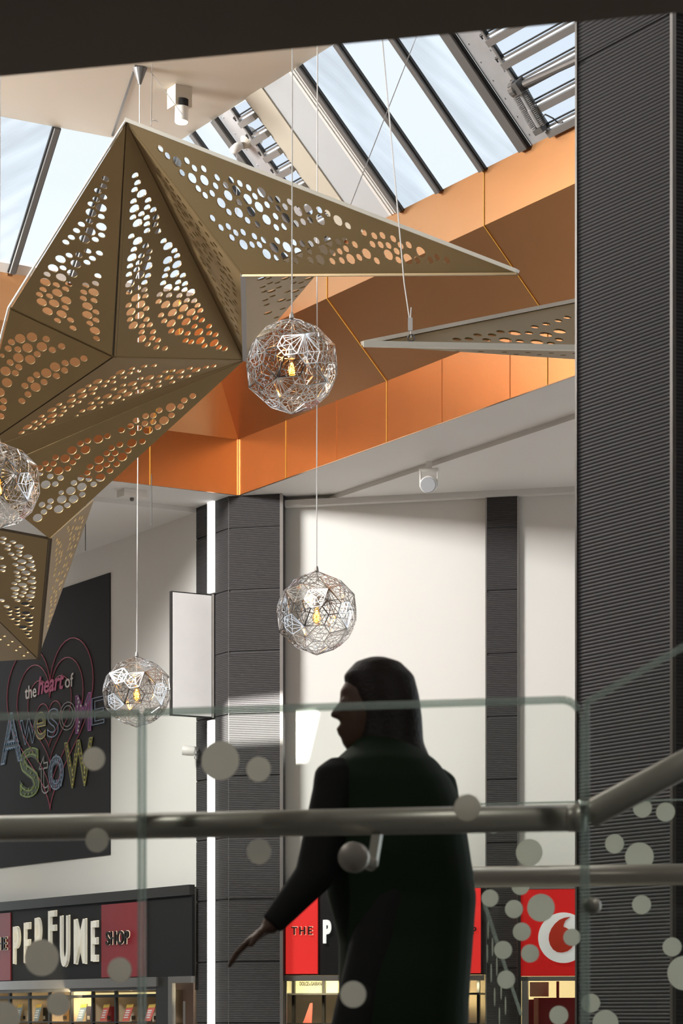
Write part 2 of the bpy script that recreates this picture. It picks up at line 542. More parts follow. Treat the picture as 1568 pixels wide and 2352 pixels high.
# ------------------------------------------------------------------ skylights
def gr(t, s, k=0.0):          # long skylight; k lowers the point below the glazing, into the void
    return vd(t, -.6 - .95 * s, ZT + s) + (V * -.72 + Z * -.69) * k
GN = (V * -.72 + Z * -.69).normalized()
def gl(a, s, k=0.0):          # short skylight
    return vd(.6 + .95 * s, -a, ZT + s) + (U * .72 + Z * -.69) * k
GNL = (U * .72 + Z * -.69).normalized()

def flat(mb, fn, a0, a1, s0, s1, nrm, th=.01):
    mb.slab([fn(a0, s0), fn(a1, s0), fn(a1, s1), fn(a0, s1)], -nrm * th)
def glazing_bar(fn, t, nrm, parent, w=.05, name='glazing_bar'):
    o = MB().bar(fn(t, -.0, .02), fn(t, 1.0, .02), w, .05, up=nrm).build(name, M['bar'], parent)
    k = MB()
    for d in (-w / 2 - .008, w / 2 + .008):
        k.bar(fn(t + d, 0, .012), fn(t + d, 1.0, .012), .014, .02, up=nrm)
    k.build('gasket', M['black'], o)
    return o

w1 = struct(empty('window_1', gr(3.9, 0)), 'long sloped skylight above the right fascia')
for i, (t0, t1, m) in enumerate(((3.87, 4.45, 'pane'), (4.45, 5.07, 'clearpane'), (5.07, 5.60, 'pane'))):
    q = MB(); flat(q, gr, t0, t1, 0, 1, GN, .02); q.build('pane', M[m], w1)
for t in (3.87, 4.45, 5.07):
    glazing_bar(gr, t, GN, w1)
glazing_bar(gr, 5.635, GN, w1, .10)
q = MB(); flat(q, gr, 3.68, 3.85, -.02, 1.02, GN, .03)
for t in (3.72, 3.76, 3.80):
    q.bar(gr(t, 0, .004), gr(t, 1, .004), .012, .012, up=GN)
q.build('curb', M['curb'], w1)
q = MB(); flat(q, gr, 3.26, 3.68, -.02, 1.02, GN, .03); q.build('reveal_panel', M['greypanel'], w1)
q = MB(); q.slab([gr(2.98, -.02, .015), gr(3.27, -.02, .015), gr(3.27, 1.02, .015), gr(2.98, 1.02, .015)], -GN * .05); q.build('beam', M['beam'], w1)

def louvres(t0, t1, tp0, tp1, parent, n=7, tmax=None):
    q = MB(); flat(q, gr, tp0, tp1, 0, 1, GN, .02)
    for k in range(9):
        c = gr(tp0 + .05, .06 + k * .115)
        q.tube(c, c + GN * .006, .008, 6)
        c = gr(tp1 - .05, .03 + k * .13)
        q.tube(c, c + GN * .006, .008, 6)
    q.build('side_plate', M['alu'], parent)
    pitch = 1.0 / n
    for k in range(n):
        s0 = k * pitch
        lo = gr(t0, s0 + .045, .0); lo2 = gr(t1, s0 + .045, .0)
        hi = gr(t0, s0 + pitch, .035); hi2 = gr(t1, s0 + pitch, .035)
        fr = MB().bar(gr(t0, s0 + .018, .03), gr(t1, s0 + .018, .03), .05, .05, up=GN)
        fr.bar(gr(t0, s0 + .052, .012), gr(t1, s0 + .052, .012), .012, .03, up=GN)
        fr.bar(gr(t0 + .01, s0 + .03, .025), gr(t0 + .01, s0 + pitch, .02), .02, .03, up=GN)
        o = fr.build('louvre_frame', M['louvreframe'], parent)
        gk = MB().bar(gr(t0, s0 + .068, .006), gr(t1, s0 + .068, .006), .010, .02, up=GN)
        gk.bar(gr(t0 + .026, s0 + .05, .015), gr(t0 + .026, s0 + pitch, .012), .008, .02, up=GN)
        gk.build('gasket', M['black'], o)
        pn = MB().slab([lo, lo2, hi2, hi], -GN * .006)
        pn.build('louvre_pane', M['louvreglass'], o)
        c = gr(t0 - .045, s0 + .07, .02)
        MB().tube(c, c + U * .05, .012, 8).tube(c, c - (gr(0, 1) - gr(0, 0)).normalized() * .03, .006, 6).build('louvre_pivot', M['black'], o)
louvres(5.99, 8.4, 5.70, 5.97, w1, 7)
q = MB().bar(gr(6.95, .28, .06), gr(6.95, .99, .06), .012, .012, up=GN); q.build('link_rod', M['bar'], w1)

w2 = struct(empty('window_2', gr(2.4, 0)), 'far end of the long skylight behind the cream beam')
q = MB(); flat(q, gr, 2.05, 2.42, 0, 1, GN, .02); q.build('pane', M['clearpane'], w2)
q = MB(); q.slab([gr(.6, 0), gr(2.04, 0), gr(2.04, 1), gr(1.55, 1)], -GN * .02); q.build('pane', M['pane'], w2)
glazing_bar(gr, 2.44, GN, w2, .07)
glazing_bar(gr, 2.04, GN, w2, .05)
louvres(2.74, 2.99, 2.49, 2.74, w2, 8)

w3 = struct(empty('window_3', gl(2.6, 0)), 'sloped skylight above the left fascia')
bars = [1.42, 2.03, 2.61, 3.2, 3.8]
q = MB(); q.slab([gl(.6, 0), gl(1.42, 0), gl(1.42, 1), gl(1.55, 1)], -GNL * .02); q.build('pane', M['pane'], w3)
for a, b in zip(bars[:-1], bars[1:]):
    q = MB(); flat(q, gl, a, b, 0, 1, GNL, .02); q.build('pane', M['clearpane' if b < 3 else 'pane'], w3)
for a in bars:
    glazing_bar(gl, a, GNL, w3)
q = MB().slab([gl(.6, -.01, .01), gl(3.8, -.01, .01), gl(3.8, .06, .01), gl(.6, .06, .01)], -GNL * .02); q.build('curb', M['ceil'], w3)

g = MB().slab([gl(3.8, -.02), gl(A1, -.02), gl(A1, 1.02), gl(3.8, 1.02)], -GNL * .05)  # unseen cover added in place of more panes, blocks stray sun streaks
struct(g.build('ceiling', M['ridge']), 'cream sloped cover added out of view to block sun left of the skylight')

# vent opener on the louvre side plate
act = thing('vent_opener', 'grey spring vent opener on the metal plate beside the roof louvres', 'opener', gr(5.9, .5))
plA = Plane(gr(5.9, .4, .06), GN)
a, b = plA.hit(1192, 205), plA.hit(1240, 288)
MB().tube(a, b, .022, 12).tube(a + (b - a) * .55, b, .030, 12).build('cylinder', M['alu'], act)
def coil(p, q, r, turns, wr):
    d = (q - p); x = d.normalized(); e1 = x.orthogonal().normalized(); e2 = x.cross(e1)
    return [p + d * (i / (turns * 10)) + (e1 * math.cos(2 * math.pi * i / 10) + e2 * math.sin(2 * math.pi * i / 10)) * r for i in range(turns * 10 + 1)]
for dx in (-11, 13):
    a2, b2 = plA.hit(1190 + dx, 208 - dx * .4), plA.hit(1236 + dx, 290 - dx * .4)
    MB().path(coil(a2, b2, .022, 22, .004), .004, 5).build('spring', M['bar'], act)
c = plA.hit(1190, 200)
MB().box(c, U * .05, GN * .045, (gr(0, 1) - gr(0, 0)).normalized() * .045).lathe(c - U * .04, [(.06, -.02), (.06, .03), (.04, .05)], 14, axis=U).build('motor', M['bar'], act)
MB().tube(plA.hit(1205, 192), plA.hit(1345, 128), .028, 10).build('shaft', M['bar'], act)
c = plA.hit(1240, 298)
MB().box(c, U * .05, GN * .03, (gr(0, 1) - gr(0, 0)).normalized() * .02).build('end_bracket', M['bar'], act)
MB().path([plA.hit(*p) for p in ((1230, 300), (1236, 272), (1252, 263), (1270, 272), (1282, 283), (1292, 280))], .006, 6).build('cable', M['black'], act)

# ------------------------------------------------------------------ walls and pillars
CA = at(525, HY, 24.95)                                     # front left corner of the ribbed column
k = .0
cb = vplane(CA, P).hit(646, HY)
CB = Vector((cb.x, cb.y, 0)); CA = Vector((CA.x, CA.y, 0))
CC = CA - U * .66
WP = vplane(at(648, HY, 25.05), P)                           # white wall
LW = vplane(CC, U)                                          # left wall
W0 = WP.hit(640, HY); W0.z = 0
WTOP = 1.285
g = MB(); prism(g, [W0 - P * .3, W0 + P * 8, W0 + P * 8 + PN * .2, W0 - P * .3 + PN * .2], WTOP, ZC)
struct(g.build('wall_back', M['wall']), 'bright white wall above the shops')
LT = 1.27
g = MB(); prism(g, [CC, CC - U * 10, CC - U * 10 + V * .2, CC + V * .2], LT, ZC)
struct(g.build('wall_left', M['wall']), 'white wall on the left behind the poster')
g = MB(); a = W0 + PN * 1.3; prism(g, [a - P * 1.2, a + P * 9, a + P * 9 + PN * .2, a - P * 1.2 + PN * .2], GROUND, WTOP + .1)
struct(g.build('wall_back', M['hallwall']), 'dark wall behind the shops below the white wall')
a = CC + V * .9
g = MB(); prism(g, [a, a - U * 10, a - U * 10 + V * .2, a + V * .2], GROUND, LT + .1)
struct(g.build('wall_left', M['hallwall']), 'dark wall behind the perfume shop on the left')
g = MB(); prism(g, [W0 + P * 3.6, W0 + P * 8, W0 + P * 8 + PN * .2, W0 + P * 3.6 + PN * .2], GROUND, WTOP)
struct(g.build('wall_back', M['wall']), 'white wall to the right of the red shop')
# cornice along the white wall
g = MB(); a = WP.off(.10).hit(652, HY); a.z = 0
prism(g, [a, a + P * 6, a + P * 6 + PN * .1, a + PN * .1], ZC - .10, ZC - .04)
struct(g.build('trim_3', M['ceil']), 'white cornice above the white wall')
# hanging threads of ceiling on the left side
JZ = [4.657 - .59 * i for i in range(16)]
col = thing('ribbed_column', 'dark grey ribbed corner column between poster wall and white wall', 'column', (CA.x, CA.y, GROUND))
g = MB(); ribbed(g, CA, CB, GROUND, ZC, -PN, .0172, .005, JZ); g.build('front_face', M['rib'], col)
sa, sb = vplane(CC, U).hit(482, HY), vplane(CC, U).hit(495, HY)
sa.z = sb.z = 0
g = MB()
ribbed(g, CC, sa, GROUND, ZC, -V, .0172, .004, JZ)
ribbed(g, sb, CA, GROUND, ZC, -V, .0172, .004, JZ); g.build('side_face', M['rib'], col)
g = MB(); prism(g, [CC + V * .02 , CA + PN * .02 + V * .012, CB + PN * .02, CB + PN * .3, CC + V * .3], GROUND, ZC) if False else None
mid = [CA + PN * .012 + V * .012, CB + PN * .012, CB + PN * .14, CC + V * .14, CC + V * .012]
zz = [(p.x, p.y, GROUND) for p in mid]; z2 = [(p.x, p.y, ZC) for p in mid]
g.add(zz + z2, [(4, 3, 2, 1, 0), (5, 6, 7, 8, 9)] + [(i, (i + 1) % 5, (i + 1) % 5 + 5, i + 5) for i in range(5)])
g.build('core', M['ribbase'], col)
MB().bar(CB + Z * GROUND, CB + Z * ZC, .02, .03).build('edge_strip', M['anod'], col)
MB().bar(CA + Z * GROUND, CA + Z * ZC, .008, .008).build('edge_strip', M['bar'], col)

def strip_light(y0, y1, label):
    z0, z1 = LW.hit(488, y1).z, LW.hit(488, y0).z
    o = thing('strip_light', label, 'light', (sa.x, sa.y, z0), 'strip lights on the ribbed column')
    c = (sa + sb) / 2
    MB().box(c - V * .012 + Z * (z0 + z1) / 2, U * ((sb - sa).length / 2 - .004), V * .02, Z * (z1 - z0) / 2).build('diffuser', M['lightstrip'], o)
    MB().box(c + V * .015 + Z * (z0 + z1) / 2, U * ((sb - sa).length / 2 + .006), V * .02, Z * ((z1 - z0) / 2 + .01)).build('housing', M['bar'], o)
strip_light(1150, 1362, 'glowing white vertical strip light at the top of the ribbed column')
strip_light(1655, 2420, 'glowing white vertical strip light on the column below the blank sign')

# white pilaster strip
pa, pb = WP.off(.05).hit(1116, HY), WP.off(.05).hit(1189, HY)
pa.z = pb.z = 0
JZ2 = [4.58 - .59 * i for i in range(16)]
pil = thing('ribbed_pilaster', 'dark ribbed vertical strip on the white wall, right of the person', 'pilaster', (pa.x, pa.y, GROUND))
g = MB(); ribbed(g, pa, pb, GROUND, ZC - .05, -PN, .0172, .005, JZ2); g.build('front_face', M['rib'], pil)
g = MB(); prism(g, [pa + PN * .012, pb + PN * .012, pb + PN * .049, pa + PN * .049], GROUND, ZC - .05); g.build('core', M['ribbase'], pil)
for q_ in (pa, pb):
    MB().bar(q_ + Z * GROUND, q_ + Z * (ZC - .05), .012, .014).build('edge_strip', M['anod'], pil)

# near pillar on the right
QC = at(1545, HY, 11.5); QC.z = 0
QL = QC - U * .71
QR = QC + V * .75
pp = thing('ribbed_pillar', 'large dark ribbed pillar at the right edge with metal corner strips', 'pillar', (QC.x, QC.y, GROUND))
jz = [(HY - 110) / F * 11.9, -.9, -2.6]
g = MB(); ribbed(g, QL, QC, GROUND, ZR, -V, .0166, .0036, jz, .01, .004); g.build('left_face', M['riblit'], pp)
g = MB(); ribbed(g, QC, QR, GROUND, ZR, U, .0166, .0036, jz, .01, .004); g.build('right_face', M['riblit'], pp)
g = MB(); prism(g, [QL + V * .012, QC + V * .012 - U * .012, QR - U * .012, QL + V * .74], GROUND, ZR); g.build('core', M['ribbase'], pp)
MB().bar(QC + Z * GROUND, QC + Z * ZR, .02, .02, up=V).build('corner_strip', M['anod'], pp)
MB().bar(QL + Z * GROUND, QL + Z * ZR, .014, .02, up=V).build('corner_strip', M['anod'], pp)

# ------------------------------------------------------------------ perforated stars
def perforated(name, poly, holes, parent, mt, thick=.010, inset=.006, seg=14):
    """poly: coplanar 3D points; holes: (pixel x, pixel y, radius m) projected onto that plane"""
    poly = [Vector(p) for p in poly]
    n = (poly[1] - poly[0]).cross(poly[2] - poly[0]).normalized()
    if n.dot(-poly[0]) < 0:
        n = -n
    pl = Plane(poly[0], n)
    e1 = (poly[1] - poly[0]).normalized(); e2 = n.cross(e1)
    to2 = lambda p: Vector(((p - poly[0]).dot(e1), (p - poly[0]).dot(e2)))
    to3 = lambda q: poly[0] + e1 * q[0] + e2 * q[1]
    ps = [to2(p) for p in poly]
    m = len(ps)
    area = sum(ps[i].x * ps[(i + 1) % m].y - ps[(i + 1) % m].x * ps[i].y for i in range(m))
    if area < 0:
        ps.reverse()
    # inset outline
    ins = []
    for i in range(m):
        a, b, c = ps[i - 1], ps[i], ps[(i + 1) % m]
        d1, d2 = (b - a).normalized(), (c - b).normalized()
        n1, n2 = Vector((-d1.y, d1.x)), Vector((-d2.y, d2.x))
        den = 1 + n1.dot(n2)
        ins.append(b + (n1 + n2) * (inset / max(den, .18)))
    def edge_dist(q):
        return min(((q - ins[i]).dot(Vector((-(ins[(i + 1) % m] - ins[i]).normalized().y, (ins[(i + 1) % m] - ins[i]).normalized().x)))) for i in range(m))
    kept = []
    for hx, hy, r in holes:
        q = to2(pl.hit(hx, hy))
        r = min(r, edge_dist(q) - .006)
        for c, rr in kept:
            r = min(r, (q - c).length - rr - .004)
        if r > .008:
            kept.append((q, r))
    vs = list(ins); es = [(i, (i + 1) % m) for i in range(m)]
    loops = [list(range(m))]
    for c, r in kept:
        b = len(vs)
        vs += [c + Vector((math.cos(2 * math.pi * k / seg), math.sin(2 * math.pi * k / seg))) * r for k in range(seg)]
        es += [(b + k, b + (k + 1) % seg) for k in range(seg)]
        loops.append(list(range(b, b + seg)))
    ov, oe, of, *_ = delaunay_2d_cdt(vs, es, [], 0, 1e-6)
    ca = np.array([c[:] for c, r in kept]) if kept else np.zeros((0, 2))
    ra = np.array([r for c, r in kept])
    faces = []
    for f in of:
        g = (ov[f[0]] + ov[f[1]] + ov[f[2]]) / 3
        if edge_dist(g) < -1e-6:
            continue
        if len(ca) and (np.hypot(ca[:, 0] - g.x, ca[:, 1] - g.y) < ra * .985).any():
            continue
        faces.append(tuple(f))
    N = len(ov)
    v3 = [to3(q) for q in ov] + [to3(q) - n * thick for q in ov]
    fs = faces + [tuple(N + i for i in reversed(f)) for f in faces]
    cnt = {}
    for f in faces:
        for i in range(3):
            a, b = f[i], f[(i + 1) % 3]
            cnt[(min(a, b), max(a, b))] = cnt.get((min(a, b), max(a, b)), 0) + 1
    for (a, b), c in cnt.items():
        if c == 1:
            fs.append((a, b, N + b, N + a))
    mb = MB(); mb.v = [tuple(p) for p in v3]; mb.f = fs
    return mb.build(name, mt, parent)

KD = 1.10
SD = {'A': 15.821, 'B': 14.663, 'C': 16.058, 'D': 18.29, 'E': 17.496, 'G': 17.269, 'H': 18.016, 'X': 18.3, 'K': 18.856, 'M': 19.689, 'L': 20.623, 'Q': 18.614}
SV = {'A': (290, 280), 'B': (1188, 627), 'C': (558, 632), 'D': (562, 827), 'E': (260, 820), 'G': (22, 708), 'H': (-60, 1040), 'X': (-60, 1097), 'K': (113, 1238), 'M': (216, 1148), 'L': (87, 1514), 'Q': (-60, 1205)}
SP = {k: at(*SV[k], SD[k] * KD) for k in SV}
RB, RS = .0352 * KD, .0240 * KD
def zoomed(x0, y0, sc, small, big, rs=RS, rb=RB):
    return [(x0 + x / sc, y0 + y / sc, rb) for x, y in big] + [(x0 + x / sc, y0 + y / sc, rs) for x, y in small]

H_AGE = zoomed(60, 380, 5.6,
 [(1018,176),(993,270),(920,331),(993,408),(899,442),(834,503),(963,662),(812,722),(709,762),(646,843),(580,930),(509,992),(969,901),(887,957),(791,1106),(940,1133),(850,1200),(551,1161),(677,1157),(780,1251),(472,1323),(921,1424),(268,1403),(386,1538),(547,1526),(505,1592),(216,1598),(171,1663),(298,1682),(502,1832),(401,1996),(569,1990),(601,2094),(766,1543),(890,1521),(738,1632),(733,1713),(871,1740),(895,1887),(895,1992),(816,2033),(902,2228)],
 [(965,550),(832,612),(965,794),(823,853),(748,951),(440,1210),(637,1270),(345,1325),(591,1393),(448,1443),(246,1502),(399,1640),(512,1738),(199,1760),(358,1776),(275,1877),(455,1914),(866,1634),(786,1812),(785,1925),(882,2128)])
H_AED = zoomed(280, 380, 5.345,
 [(162,126),(191,215),(155,302),(321,430),(142,442),(310,517),(385,549),(239,599),(135,640),(304,644),(418,641),(306,722),(408,728),(308,804),(441,812),(115,873),(293,990),(146,1034),(335,1059),(238,1112),(315,1142),(208,1197),(99,1238),(182,1280),(86,1341),(319,1356),(276,1440),(194,1508),(275,1530),(89,1558),(288,1605),(81,1720),(299,1761),(99,1893),(301,1894),(246,1972),(341,1960),(242,2047),(381,2045),(372,2122),(441,2150),(315,2198),(423,2234),(526,2248),(511,930),(644,1050),(676,1113),(553,1277),(529,1358),(748,1353),(690,1436),(506,1447),(774,1455),(672,1516),(769,1530),(463,1588),(578,1596),(704,1600),(449,1673),(795,1660),(886,1665),(928,1721),(962,1784),(479,1840),(715,1863),(901,1872),(980,1902),(518,1912),(890,1978),(1068,1977),(605,2035),(804,2066),(1070,2062),(1148,2082),(780,2152),(849,2170),(1014,2217),(1190,2236),(1262,2253)],
 [(243,350),(153,535),(192,711),(194,932),(123,1135),(317,1241),(219,1350),(98,1455),(171,1628),(229,1710),(110,1800),(216,1845),(138,1967),(239,2132),(565,995),(562,1168),(676,1220),(648,1336),(563,1507),(844,1566),(536,1713),(676,1698),(757,1755),(847,1806),(619,1811),(788,1922),(604,1942),(702,2045),(943,2048),(961,2154),(1132,2183)])
H_ACB = zoomed(340, 320, 4.612,
 [(127,100),(202,177),(407,230),(356,358),(486,309),(584,316),(527,525),(600,597),(710,496),(674,576),(727,408),(818,489),(874,434),(967,471),(1060,516),(961,672),(1126,607),(1048,862),(851,773),(1152,903),(1255,697),(1289,638),(1367,640),(1371,734),(1445,718),(1495,668),(1345,819),(1353,937),(1435,928),(678,838),(767,938),(844,927),(923,993),(1001,988),(883,1044),(1096,1119),(1121,1031),(1174,1120),(1218,1070),(1363,1077),(1356,1259),(1538,1095)],
 [(305,239),(463,414),(591,437),(843,598),(929,546),(1050,637),(1169,720),(1086,769),(955,779),(770,677),(1250,854),(1197,565),(1452,838),(1006,1119),(1330,1152),(1465,1145),(1251,1219),(1446,1252)]) + zoomed(640, 440, 3.733,
 [(344,160),(415,189),(205,262),(264,247),(145,277),(589,296),(726,354),(815,383),(885,380),(800,455),(870,459),(937,466),(977,408),(1040,465),(1110,461),(1007,515),(1022,590),(1184,592),(1295,590),(1352,566),(1438,592),(649,458),(573,494),(518,514),(459,528),(508,435),(568,425),(321,423),(272,452),(196,450),(259,514),(272,590),(141,592),(456,600),(537,594),(686,567),(837,597)],
 [(161,171),(249,156),(354,245),(503,251),(749,536),(612,581),(353,586),(380,500),(422,430),(166,526),(936,545),(1103,581),(1214,522)])
H_GEH = zoomed(0, 740, 5.227,
 [(137,240),(554,202),(97,318),(213,327),(627,333),(739,291),(446,384),(121,484),(224,540),(183,612),(1006,437),(780,491),(774,579),(676,645),(440,633),(367,690),(528,719),(298,764),(335,867),(261,946),(43,946),(33,1029),(10,1130)],
 [(241,198),(383,180),(329,309),(502,295),(25,402),(220,428),(362,450),(66,588),(83,726),(900,481),(661,538),(555,611),(426,780),(-5,840)])
H_EDH = zoomed(0, 800, 2.8,
 [(988,113),(926,117),(848,132),(834,160),(887,150),(724,188),(795,189),(902,195),(685,214),(726,219),(667,243),(568,242),(790,238),(864,257),(962,255),(1062,152),(1108,145),(1219,130),(1323,123),(1371,116),(1025,182),(1159,186),(1210,181),(1018,216),(1107,219),(1020,244),(730,264),(594,292),(462,305),(941,289),(889,314),(837,331),(789,332),(624,322),(712,352),(584,353),(646,350),(648,381),(704,378),(614,409),(664,405),(597,441),(504,346),(457,373),(379,362),(405,380),(410,404),(387,432),(528,404),(493,434),(462,463),(434,523),(384,544),(266,438),(280,460),(220,474),(250,487),(274,506),(220,516),(240,535),(138,543),(187,559),(260,582),(167,619),(42,594),(100,616)],
 [(773,156),(627,215),(522,275),(598,260),(960,190),(850,229),(1086,190),(1157,152),(1260,141),(785,277),(935,236),(898,279),(689,310),(750,316),(822,296),(530,308),(459,337),(588,384),(762,366),(333,398),(335,434),(326,471),(539,443),(488,486),(409,500),(177,508),(319,560),(109,576)])
H_DKX = zoomed(0, 800, 2.8,
 [(1239,307),(1184,335),(1161,374),(1102,431),(1023,399),(985,433),(936,436),(876,465),(983,474),(931,483),(1015,506),(839,500),(891,513),(852,543),(781,527),(690,565),(563,595),(517,613),(915,600),(770,620),(824,658),(717,641),(686,676),(740,675),(714,712),(686,749),(750,745),(707,788),(357,702),(496,697),(468,734),(435,773),(579,761),(561,800),(292,741),(343,743),(313,777),(323,824),(389,834),(256,770),(260,806),(355,873),(393,928),(475,866),(519,836),(571,840),(602,875),(529,941),(433,1010),(325,983),(317,1021),(282,1053),(270,1006),(170,1105),(120,900),(150,990),(90,1020)],
 [(1097,380),(1054,465),(951,527),(632,584),(549,653),(848,610),(787,700),(463,657),(418,709),(637,717),(636,772),(376,788),(645,832),(526,892),(455,917),(293,877),(473,970),(397,972),(377,1035),(242,1091),(180,830),(200,920)])
H_ACD = zoomed(280, 380, 5.345,
 [(457,68),(461,112),(553,183),(532,210),(547,265),(612,280),(640,360),(633,405),(703,398),(666,498),(703,465),(765,498),(706,510),(703,572),(760,605),(790,605),(845,632),(747,648),(795,745),(858,718),(965,717),(926,745),(815,715),(843,725),(940,795),(892,850),(925,850),(955,850),(858,815),(862,868),(1047,850),(1012,905),(897,957),(937,960),(1020,985),(1053,985),(1107,970),(1143,975),(970,1055),(1025,1063),(1000,1000),(1095,1100),(1150,1070),(1212,1095),(980,1150),(1063,1170),(1085,1150),(1010,1213),(1062,1235),(1185,1145),(1200,1213),(1075,1315),(1127,1400),(1260,1265),(1307,1280),(1225,1300),(1265,1330),(1335,1370),(1230,1380),(1310,1400),(1235,1430),(1300,1480),(1370,1460),(1185,1520),(1245,1490),(1300,1540),(1380,1530),(1215,1600),(1280,1580),(1325,1580),(1390,1590),(1245,1690),(1290,1700),(1285,1650),(1340,1680),(1380,1690),(1400,1680),(1300,1780),(1350,1790),(1410,1800),(1355,1890),(1400,1890),(1420,1930),(1410,1990),(1425,2050)], [])
H_KLQ = zoomed(0, 1140, 6.03,
 [(46,580),(31,638),(178,634),(111,676),(104,730),(265,762),(155,800),(264,812),(203,855),(433,897),(210,946),(10,852),(42,972),(33,1027),(458,1017),(228,1052),(245,1106),(336,1135),(450,1124),(246,1164),(200,1208),(354,1282),(457,1262),(214,1346),(328,1330),(444,1325),(197,1392),(298,1378),(243,1442),(399,1438),(22,1443),(92,1527),(131,1582),(234,1550),(236,1600),(246,1643),(125,1632),(436,1540),(162,1688),(312,1678),(419,1670),(242,1716),(233,1765),(415,1780),(405,1855),(370,1898),(402,1950)],
 [(267,697),(386,838),(302,905),(422,958),(291,995),(358,1060),(440,1186),(312,1230),(208,1283),(420,1383),(348,1493),(357,1622),(400,1726),(315,1818)])
H_KML = zoomed(0, 1140, 6.03,
 [(1140,290),(1045,325),(1105,300),(1145,345),(945,430),(955,470),(1010,435),(1055,435),(1080,440),(1118,425),(983,512),(1098,510),(975,580),(1025,550),(1030,590),(1080,580),(790,600),(800,645),(828,640),(845,685),(970,655),(1045,680),(785,735),(785,795),(830,770),(858,775),(850,825),(945,725),(990,705),(790,870),(835,895),(785,935),(915,850),(990,820),(970,800),(890,955),(925,940),(770,1005),(940,1000),(755,1085),(820,1070),(865,1045),(900,1090),(785,1155),(805,1160),(735,1260),(830,1210),(865,1180),(755,1310),(780,1320),(835,1270),(715,1395),(780,1365),(710,1450),(770,1440),(765,1495),(710,1500),(705,1580),(735,1560),(690,1650),(720,1640),(685,1725),(670,1785)], [], rs=.024)

star = thing('hanging_star', 'large faceted bronze gold star of perforated panels hanging on the left', 'star', SP['E'], 'hanging gold stars')
def face(ks, holes, inset=.006):
    return perforated('perforated_panel', [SP[k] for k in ks], holes, star, M['gold'], inset=inset)
face('AGE', H_AGE, .010); face('AED', H_AED, .008); face('ACB', H_ACB, .004); face('ACD', H_ACD, .004)
face('GEH', H_GEH, .006); face('EDH', H_EDH, .008); face('HDX', [], .002)
face('DKX', H_DKX, .003); face('KML', H_KML, .004)
# lower left panel, planar through K, L, Q
plq = Plane(SP['K'], (SP['L'] - SP['K']).cross(SP['Q'] - SP['K']))
r4 = plq.hit(-60, 1372)
perforated('perforated_panel', [SP['K'], SP['L'], r4, SP['Q']], H_KLQ, star, M['gold'], inset=.010)
bt = at(-60, 1523, 20.9 * KD)
slots = [(-10 + i * 9, 1448 + i * 6.2 + (i % 2) * 14, .02) for i in range(9)]
perforated('perforated_panel', [SP['L'], r4, bt], slots, star, M['gold'], inset=.006)
# panel behind the right arm
nb = at(812, 532, SD['B'] * KD + 1.3)
h = [(600 + (i % 7) * 17 + (i // 7) * 3, 640 + (i // 7) * 15 - (i % 7) * 5 + (i % 2) * 4, .024 if (i * 7) % 5 else .034) for i in range(63)]
h = [(x, y, r) for x, y, r in h if not 655 < x + (y - 640) * .5 < 668]
perforated('perforated_panel', [SP['C'], nb, SP['D']], h, star, M['gold'], inset=.012)
# seams behind the open joints and edges painted pale for sky light
sm = MB()
def back(p, k=.03):
    return Vector(p) * (1 + k / Vector(p).length)
for a, b in (('A', 'E'), ('E', 'H')):
    sm.bar(back(SP[a]), back(SP[b]), .045, .02)
sm.build('joint_frame', M['seam'], star)
sm = MB()
for a, b in (('K', 'L'), ('K', 'Q')):
    sm.bar(back(SP[a]), back(SP[b]), .045, .02)
sm.bar(back(SP['L']), back(r4), .02, .02)
sm.build('joint_frame', M['seam'], star)
fo = MB()
for a, b in (('E', 'D'), ('A', 'C'), ('G', 'E'), ('A', 'D'), ('H', 'D')):
    fo.bar(back(SP[a], .018), back(SP[b], .018), .034, .010)
fo.build('fold_strip', M['gold'], star)
MB().bar(back(SP['C'], .02), back(SP['D'], .02), .035, .02).build('hinge_rail', M['anod'], star)
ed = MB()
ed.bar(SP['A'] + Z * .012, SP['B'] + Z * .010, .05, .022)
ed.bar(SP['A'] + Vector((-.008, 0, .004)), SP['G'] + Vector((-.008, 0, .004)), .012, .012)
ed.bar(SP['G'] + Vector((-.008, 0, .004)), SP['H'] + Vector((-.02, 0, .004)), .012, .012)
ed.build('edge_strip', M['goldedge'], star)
MB().bar(SP['C'] - Z * .004, SP['B'] - Z * .006, .02, .014).build('lower_flange', M['gold'], star)
def wire(name, p, q, r, m, parent):
    return MB().tube(p, q, r, 6).build(name, m, parent)
hk = at(347, 288, SD['A'] * KD + .3)
wire('cable', ja.hit(349, 148), hk, .004, M['wire'], star)
MB().path([hk, hk + Vector((.005, 0, .03)), hk + Vector((.03, 0, .035)), hk + Vector((.045, 0, .02))], .004, 6).build('hook', M['whitecable'], star)
wire('cable', gr(5.45, .85, .02), at(800, 483, 17.5), .0035, M['wire'], star)
wire('cable', ja.hit(346, 165), at(418, 262, 20.3), .003, M['wire'], star)

# second star, only its left tip shows
d2 = 16.2
T = at(834, 789, d2); UU = at(1420, 672, d2 + 1.3); LL = at(1420, 800, d2 + .35); VV = at(1420, 832, d2 + 1.0)
star2 = thing('hanging_star', 'tip of a second gold perforated star reaching in behind the ribbed pillar', 'star', T, 'hanging gold stars')
H2 = zoomed(820, 660, 3.015, [(690,360),(774,357),(833,330),(933,330),(992,307),(896,363),(1189,315),(1230,273),(1308,253),(1392,230),(1453,207),(1127,371),(1398,361),(1343,388),(1530,330),(1600,300),(1620,230)], [(1090,315),(1027,364),(1306,327),(1401,303),(1245,378),(1590,370)], .0285, .043)
perforated('perforated_panel', [T, UU, LL], H2, star2, M['gold'], inset=.002)
und = [(1050 + i * 27, 806.5 + i * .55 + (i % 2) * 4.5, .02) for i in range(12)]
perforated('perforated_panel', [T - Z * .012, LL - Z * .012, VV], und, star2, M['gold'], inset=.002)
